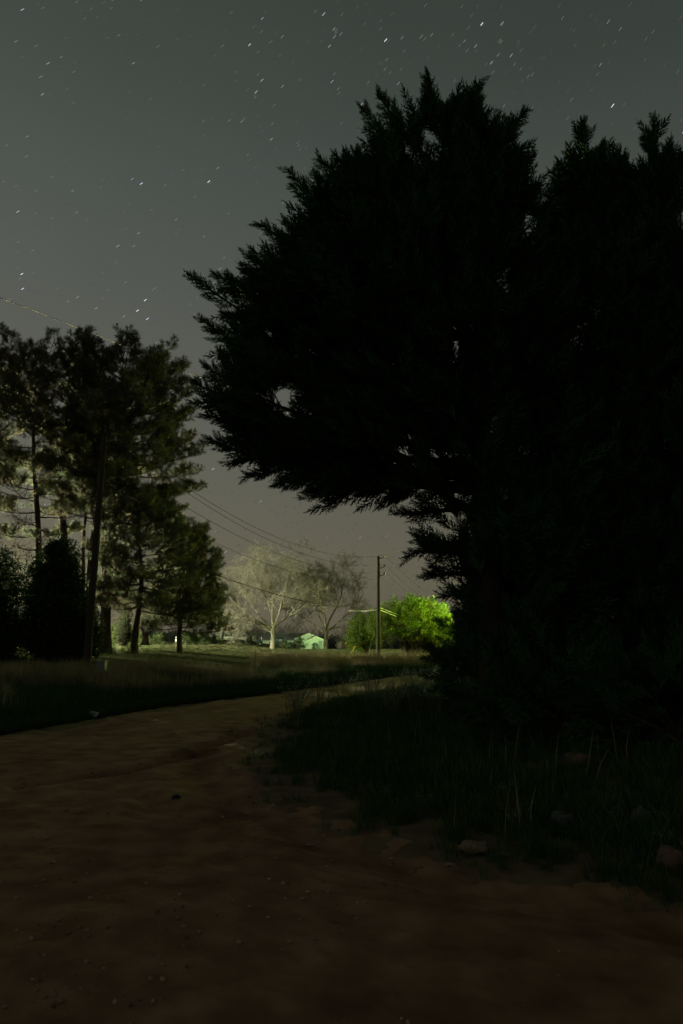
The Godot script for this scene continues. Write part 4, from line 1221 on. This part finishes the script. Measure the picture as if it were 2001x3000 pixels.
func build_verge() -> void:
	rock("pale_stone", "flat pale stone at the road edge below the cedar", "stone", on(0.95, -5.2) + Vector3(0, 0.04, 0), Vector3(0.11, 0.045, 0.07), M.stone, 1, 0.2)
	rock("red_stone", "rounded reddish stone at the right edge of the picture", "stone", on(2.17, -4.72) + Vector3(0, 0.045, 0), Vector3(0.13, 0.085, 0.1), M.redstone, 2)
	rock("grey_stone", "angular grey stone in the weeds above the reddish one", "stone", on(2.22, -5.4) + Vector3(0, 0.08, 0), Vector3(0.07, 0.08, 0.06), M.bluestone, 3, 0.7)
	rock("grey_stone", "dim lump of stone left of the angular grey one", "stone", on(1.66, -5.5) + Vector3(0, 0.07, 0), Vector3(0.08, 0.07, 0.06), M.bluestone, 4, 0.3)
	rock("pebble", "chip of stone at the right foot of the flat pale stone", "pebble", on(1.13, -5.1) + Vector3(0, 0.02, 0), Vector3(0.028, 0.018, 0.02), M.stone, 9)
	rock("pebble", "chip of reddish stone left of the rounded stone", "pebble", on(1.93, -4.75) + Vector3(0, 0.02, 0), Vector3(0.03, 0.02, 0.022), M.redstone, 10)
	rock("pebble", "small pale pebble on the dirt below the flat stone", "pebble", Vector3(0.72, 0.035, -4.86), Vector3(0.035, 0.012, 0.02), M.stone, 5)
	rock("pebble", "pale pebble on the dirt left of the weeds", "pebble", Vector3(-0.22, 0.035, -5.3), Vector3(0.03, 0.01, 0.02), M.stone, 6)
	rock("pebble", "dark clod on the tyre tracks", "pebble", Vector3(-1.55, 0.04, -6.75), Vector3(0.04, 0.03, 0.03), M.dark, 7)
	rock("grey_stone", "dim stone at the foot of the cedars", "stone", on(2.4, -7.2) + Vector3(0, 0.05, 0), Vector3(0.22, 0.09, 0.12), M.redstone, 8)
	# curled dry leaf on the rut and a scrap of litter on the left verge
	var lf := MB.new()
	for k in 5:
		var a := k * 0.5 - 1.0
		lf.kite(Vector3.ZERO, Vector3(sin(a), 0.35, cos(a)).normalized(), Vector3(cos(a), 0, -sin(a)), 0.11, 0.06)
	var o := part("dry_leaf", lf.mesh(), M.stone)
	o.position = Vector3(-1.78, 0.03, -11.4)
	tag(o, "curled dry leaf lying on the rut in the road", "leaf")
	var lt := MB.new()
	lt.quad(Vector3(-0.12, 0, 0), Vector3(0.1, 0, 0.05), Vector3(0.12, 0.07, -0.04), Vector3(-0.06, 0.1, -0.06))
	lt.quad(Vector3(-0.06, 0.1, -0.06), Vector3(0.12, 0.07, -0.04), Vector3(0.08, 0.02, -0.12), Vector3(-0.09, 0.03, -0.13))
	var q := part("litter_scrap", lt.mesh(), M.pale)
	q.position = on(-4.75, -13.5) + Vector3(0, 0.05, 0)
	tag(q, "scrap of pale litter on the left verge of the road", "litter")


func build_grass() -> void:
	var rng := RandomNumberGenerator.new()
	var mb0 := MB.new()
	rng.seed = 900
	var short := grass_tuft(1, 12, 0.5, 0.35, 0.05)
	var weeds := [grass_tuft(2, 14, 0.18, 0.5, 0.028), grass_tuft(3, 12, 0.2, 0.7, 0.03)]
	var dry := [grass_tuft(4, 14, 0.12, 0.28, 0.014), grass_tuft(5, 12, 0.1, 0.4, 0.014)]
	# lawn
	var a := []
	var ta := []
	for k in 60000:
		var d := 22.0 + 88.0 * pow(rng.randf(), 1.25)
		var x := rng.randf_range(-0.56, 0.14) * d
		if off_left(x, d) < 2.0: continue
		var s := rng.randf_range(0.12, 0.24)
		a.append(Transform3D(Basis(Vector3.UP, rng.randf() * TAU).scaled(Vector3(s * 1.6, s * 0.7, s * 1.6)), on(x, -d)))
		var b := rng.randf_range(0.7, 1.3) * (1.0 + 0.5 * noise.get_noise_2d(x * 2.0, d * 2.0))
		ta.append(Color(0.1 * b * rng.randf_range(0.8, 1.4), 0.118 * b, 0.058 * b))
	var o := scatter("lawn_grass", short, M.grass, a, null, ta)
	tag(o, "short mown grass of the lamp lit lawn", "grass")
	# weeds on the left bank and on the island under the cedars
	for part_k in 2:
		a = []
		ta = []
		for k in 21000:
			var x := 0.0
			var d := 0.0
			var s := 0.0
			if k % 2 == 0:
				d = lerpf(7.0, 32.0, pow(rng.randf(), 0.9))
				x = along(ROAD_LEFT, d) - 0.1 - absf(rng.randfn(0.0, 0.45)) * 8.0 * rng.randf()
				s = rng.randf_range(0.25, 0.5) * lerpf(0.45, 1.0, smoothstep(0.0, 1.6, off_left(x, d)))
			else:
				d = lerpf(2.6, 24.0, pow(rng.randf(), 1.4))
				x = along(ROAD_RIGHT, d) - 0.45 + rng.randf() * rng.randf() * 9.4
				s = rng.randf_range(0.12, 0.28) * lerpf(0.5, 1.0, smoothstep(-0.4, 1.5, off_right(x, d)))
			if off_left(x, d) < 0.0 and off_right(x, d) < -0.5: continue
			if off_left(x, d) < 0.0 and off_right(x, d) < 0.25 and rng.randf() > 0.3 + 1.2 * maxf(off_right(x, d), -0.2): continue
			if off_right(x, d) > -0.5 and off_right(x, d) < 0.7 and fine.get_noise_2d(x * 14.0, d * 14.0) < 0.08 - 0.4 * off_right(x, d): continue
			a.append(Transform3D(Basis(Vector3.UP, rng.randf() * TAU).scaled(Vector3(s * 1.3, s, s * 1.3)), on(x, -d) - Vector3(0, 0.02, 0)))
			var b := rng.randf_range(0.6, 1.3)
			ta.append(Color(0.05 * b * rng.randf_range(0.7, 1.4), 0.105 * b, 0.038 * b))
		o = scatter("verge_grass", weeds[part_k], M.grass, a, null, ta)
		tag(o, ["dark rank grass on the verges beside the dirt road", "dark drooping weeds on the verges beside the dirt road"][part_k], "grass")
	# tall dry stalks: left bank, and the lit strip before the lawn
	for part_k in 2:
		a = []
		ta = []
		for k in 4200:
			var d := 0.0
			var x := 0.0
			if k % 5 < 3:
				d = rng.randf_range(13.0, 27.0)
				x = along(ROAD_LEFT, d) - 1.2 - rng.randf() * 7.0
			else:
				d = rng.randf_range(33.0, 52.0)
				x = rng.randf_range(-0.13, 0.2) * d
			if off_left(x, d) < 0.8 or noise.get_noise_2d(x * 3.0, d * 3.0) < -0.1: continue
			var s := rng.randf_range(0.4, 0.78) if d < 30.0 else rng.randf_range(0.4, 0.85)
			a.append(Transform3D(Basis(Vector3.UP, rng.randf() * TAU).scaled(Vector3(s, s, s)), on(x, -d)))
			var b := rng.randf_range(0.6, 1.3)
			ta.append(Color(0.27 * b, 0.22 * b, 0.14 * b))
		o = scatter("dry_stalks", dry[part_k], M.grass, a, null, ta)
		tag(o, ["upright dry grass stalks on the bank before the lawn", "leaning dry grass stalks on the bank before the lawn"][part_k], "grass")
	# grit on the road, dead stems on the island
	mb0.blob(Vector3.ZERO, Vector3(1, 0.6, 0.8), rng, 0.25, 4, 6)
	a = []
	ta = []
	for k in 9000:
		var d := 1.3 + 13.0 * pow(rng.randf(), 1.5)
		var x := rng.randf_range(-0.75, 0.75) * d
		if off_left(x, d) > 0.2 or off_right(x, d) > 0.3: continue
		if noise.get_noise_2d(x * 5.0 + 70.0, d * 5.0) + 0.25 * rng.randf() < 0.12: continue
		var s := 0.004 + 0.014 * pow(rng.randf(), 4.0)
		a.append(Transform3D(Basis(Vector3.UP, rng.randf() * TAU).scaled(Vector3.ONE * s), Vector3(x, road_height(x, d) + s * 0.2, -d)))
		var b := rng.randf_range(0.5, 1.5)
		ta.append(Color(0.27 * b, 0.2 * b * rng.randf_range(0.85, 1.1), 0.14 * b))
	o = scatter("gravel", mb0.mesh(), M.grass_stone, a, null, ta)
	tag(o, "grit and small stones scattered on the dirt road", "gravel")
	a = []
	ta = []
	for k in 70:
		var d := lerpf(4.6, 12.0, rng.randf())
		var x := along(ROAD_RIGHT, d) + 0.2 + rng.randf() * 5.0
		var s := rng.randf_range(0.35, 0.8)
		a.append(Transform3D(Basis(Vector3.UP, rng.randf() * TAU).scaled(Vector3(s, s, s)) * Basis(Vector3.RIGHT, rng.randf_range(-0.3, 0.3)), on(x, -d)))
		var b := rng.randf_range(0.7, 1.3)
		ta.append(Color(0.2 * b, 0.17 * b, 0.11 * b))
	o = scatter("dead_stems", grass_tuft(8, 2, 0.1, 0.35, 0.016), M.grass, a, null, ta)
	tag(o, "thin dead stems standing in the grass below the cedars", "weeds")
	# weeds with tiny white seed heads on the island
	var mb := MB.new()
	var hb := MB.new()
	for k in 9:
		var az := rng.randf() * TAU
		var top := Vector3(cos(az) * 0.3, rng.randf_range(0.6, 1.0), sin(az) * 0.3)
		mb.tube([Vector3(cos(az), 0, sin(az)) * 0.05, top * Vector3(0.4, 0.6, 0.4), top], [0.006, 0.005, 0.003], 3, false)
		for j in 4:
			hb.blob(top * lerpf(0.7, 1.0, rng.randf()) + rdir(rng) * 0.06, Vector3.ONE * rng.randf_range(0.007, 0.015), rng, 0.1, 4, 5)
	a = []
	for k in 120:
		var d := rng.randf_range(11.5, 24.0)
		var x := along(ROAD_RIGHT, d) + 0.1 + rng.randf() * 4.0
		var s := rng.randf_range(0.45, 0.95)
		a.append(Transform3D(Basis(Vector3.UP, rng.randf() * TAU).scaled(Vector3.ONE * s), on(x, -d)))
	for k in 26:
		var d2 := rng.randf_range(4.4, 7.5)
		var x2 := along(ROAD_RIGHT, d2) + 0.3 + rng.randf() * 2.5
		a.append(Transform3D(Basis(Vector3.UP, rng.randf() * TAU).scaled(Vector3.ONE * rng.randf_range(0.12, 0.3)), on(x2, -d2)))
	o = scatter("weed_stems", mb.mesh(), M.shrub, a)
	tag(o, "thin brown weed stems on the island beside the lane", "weeds")
	o = scatter("seed_heads", hb.mesh(), M.pale, a)
	tag(o, "tiny white seed heads speckling the weeds beside the lane", "flowers")
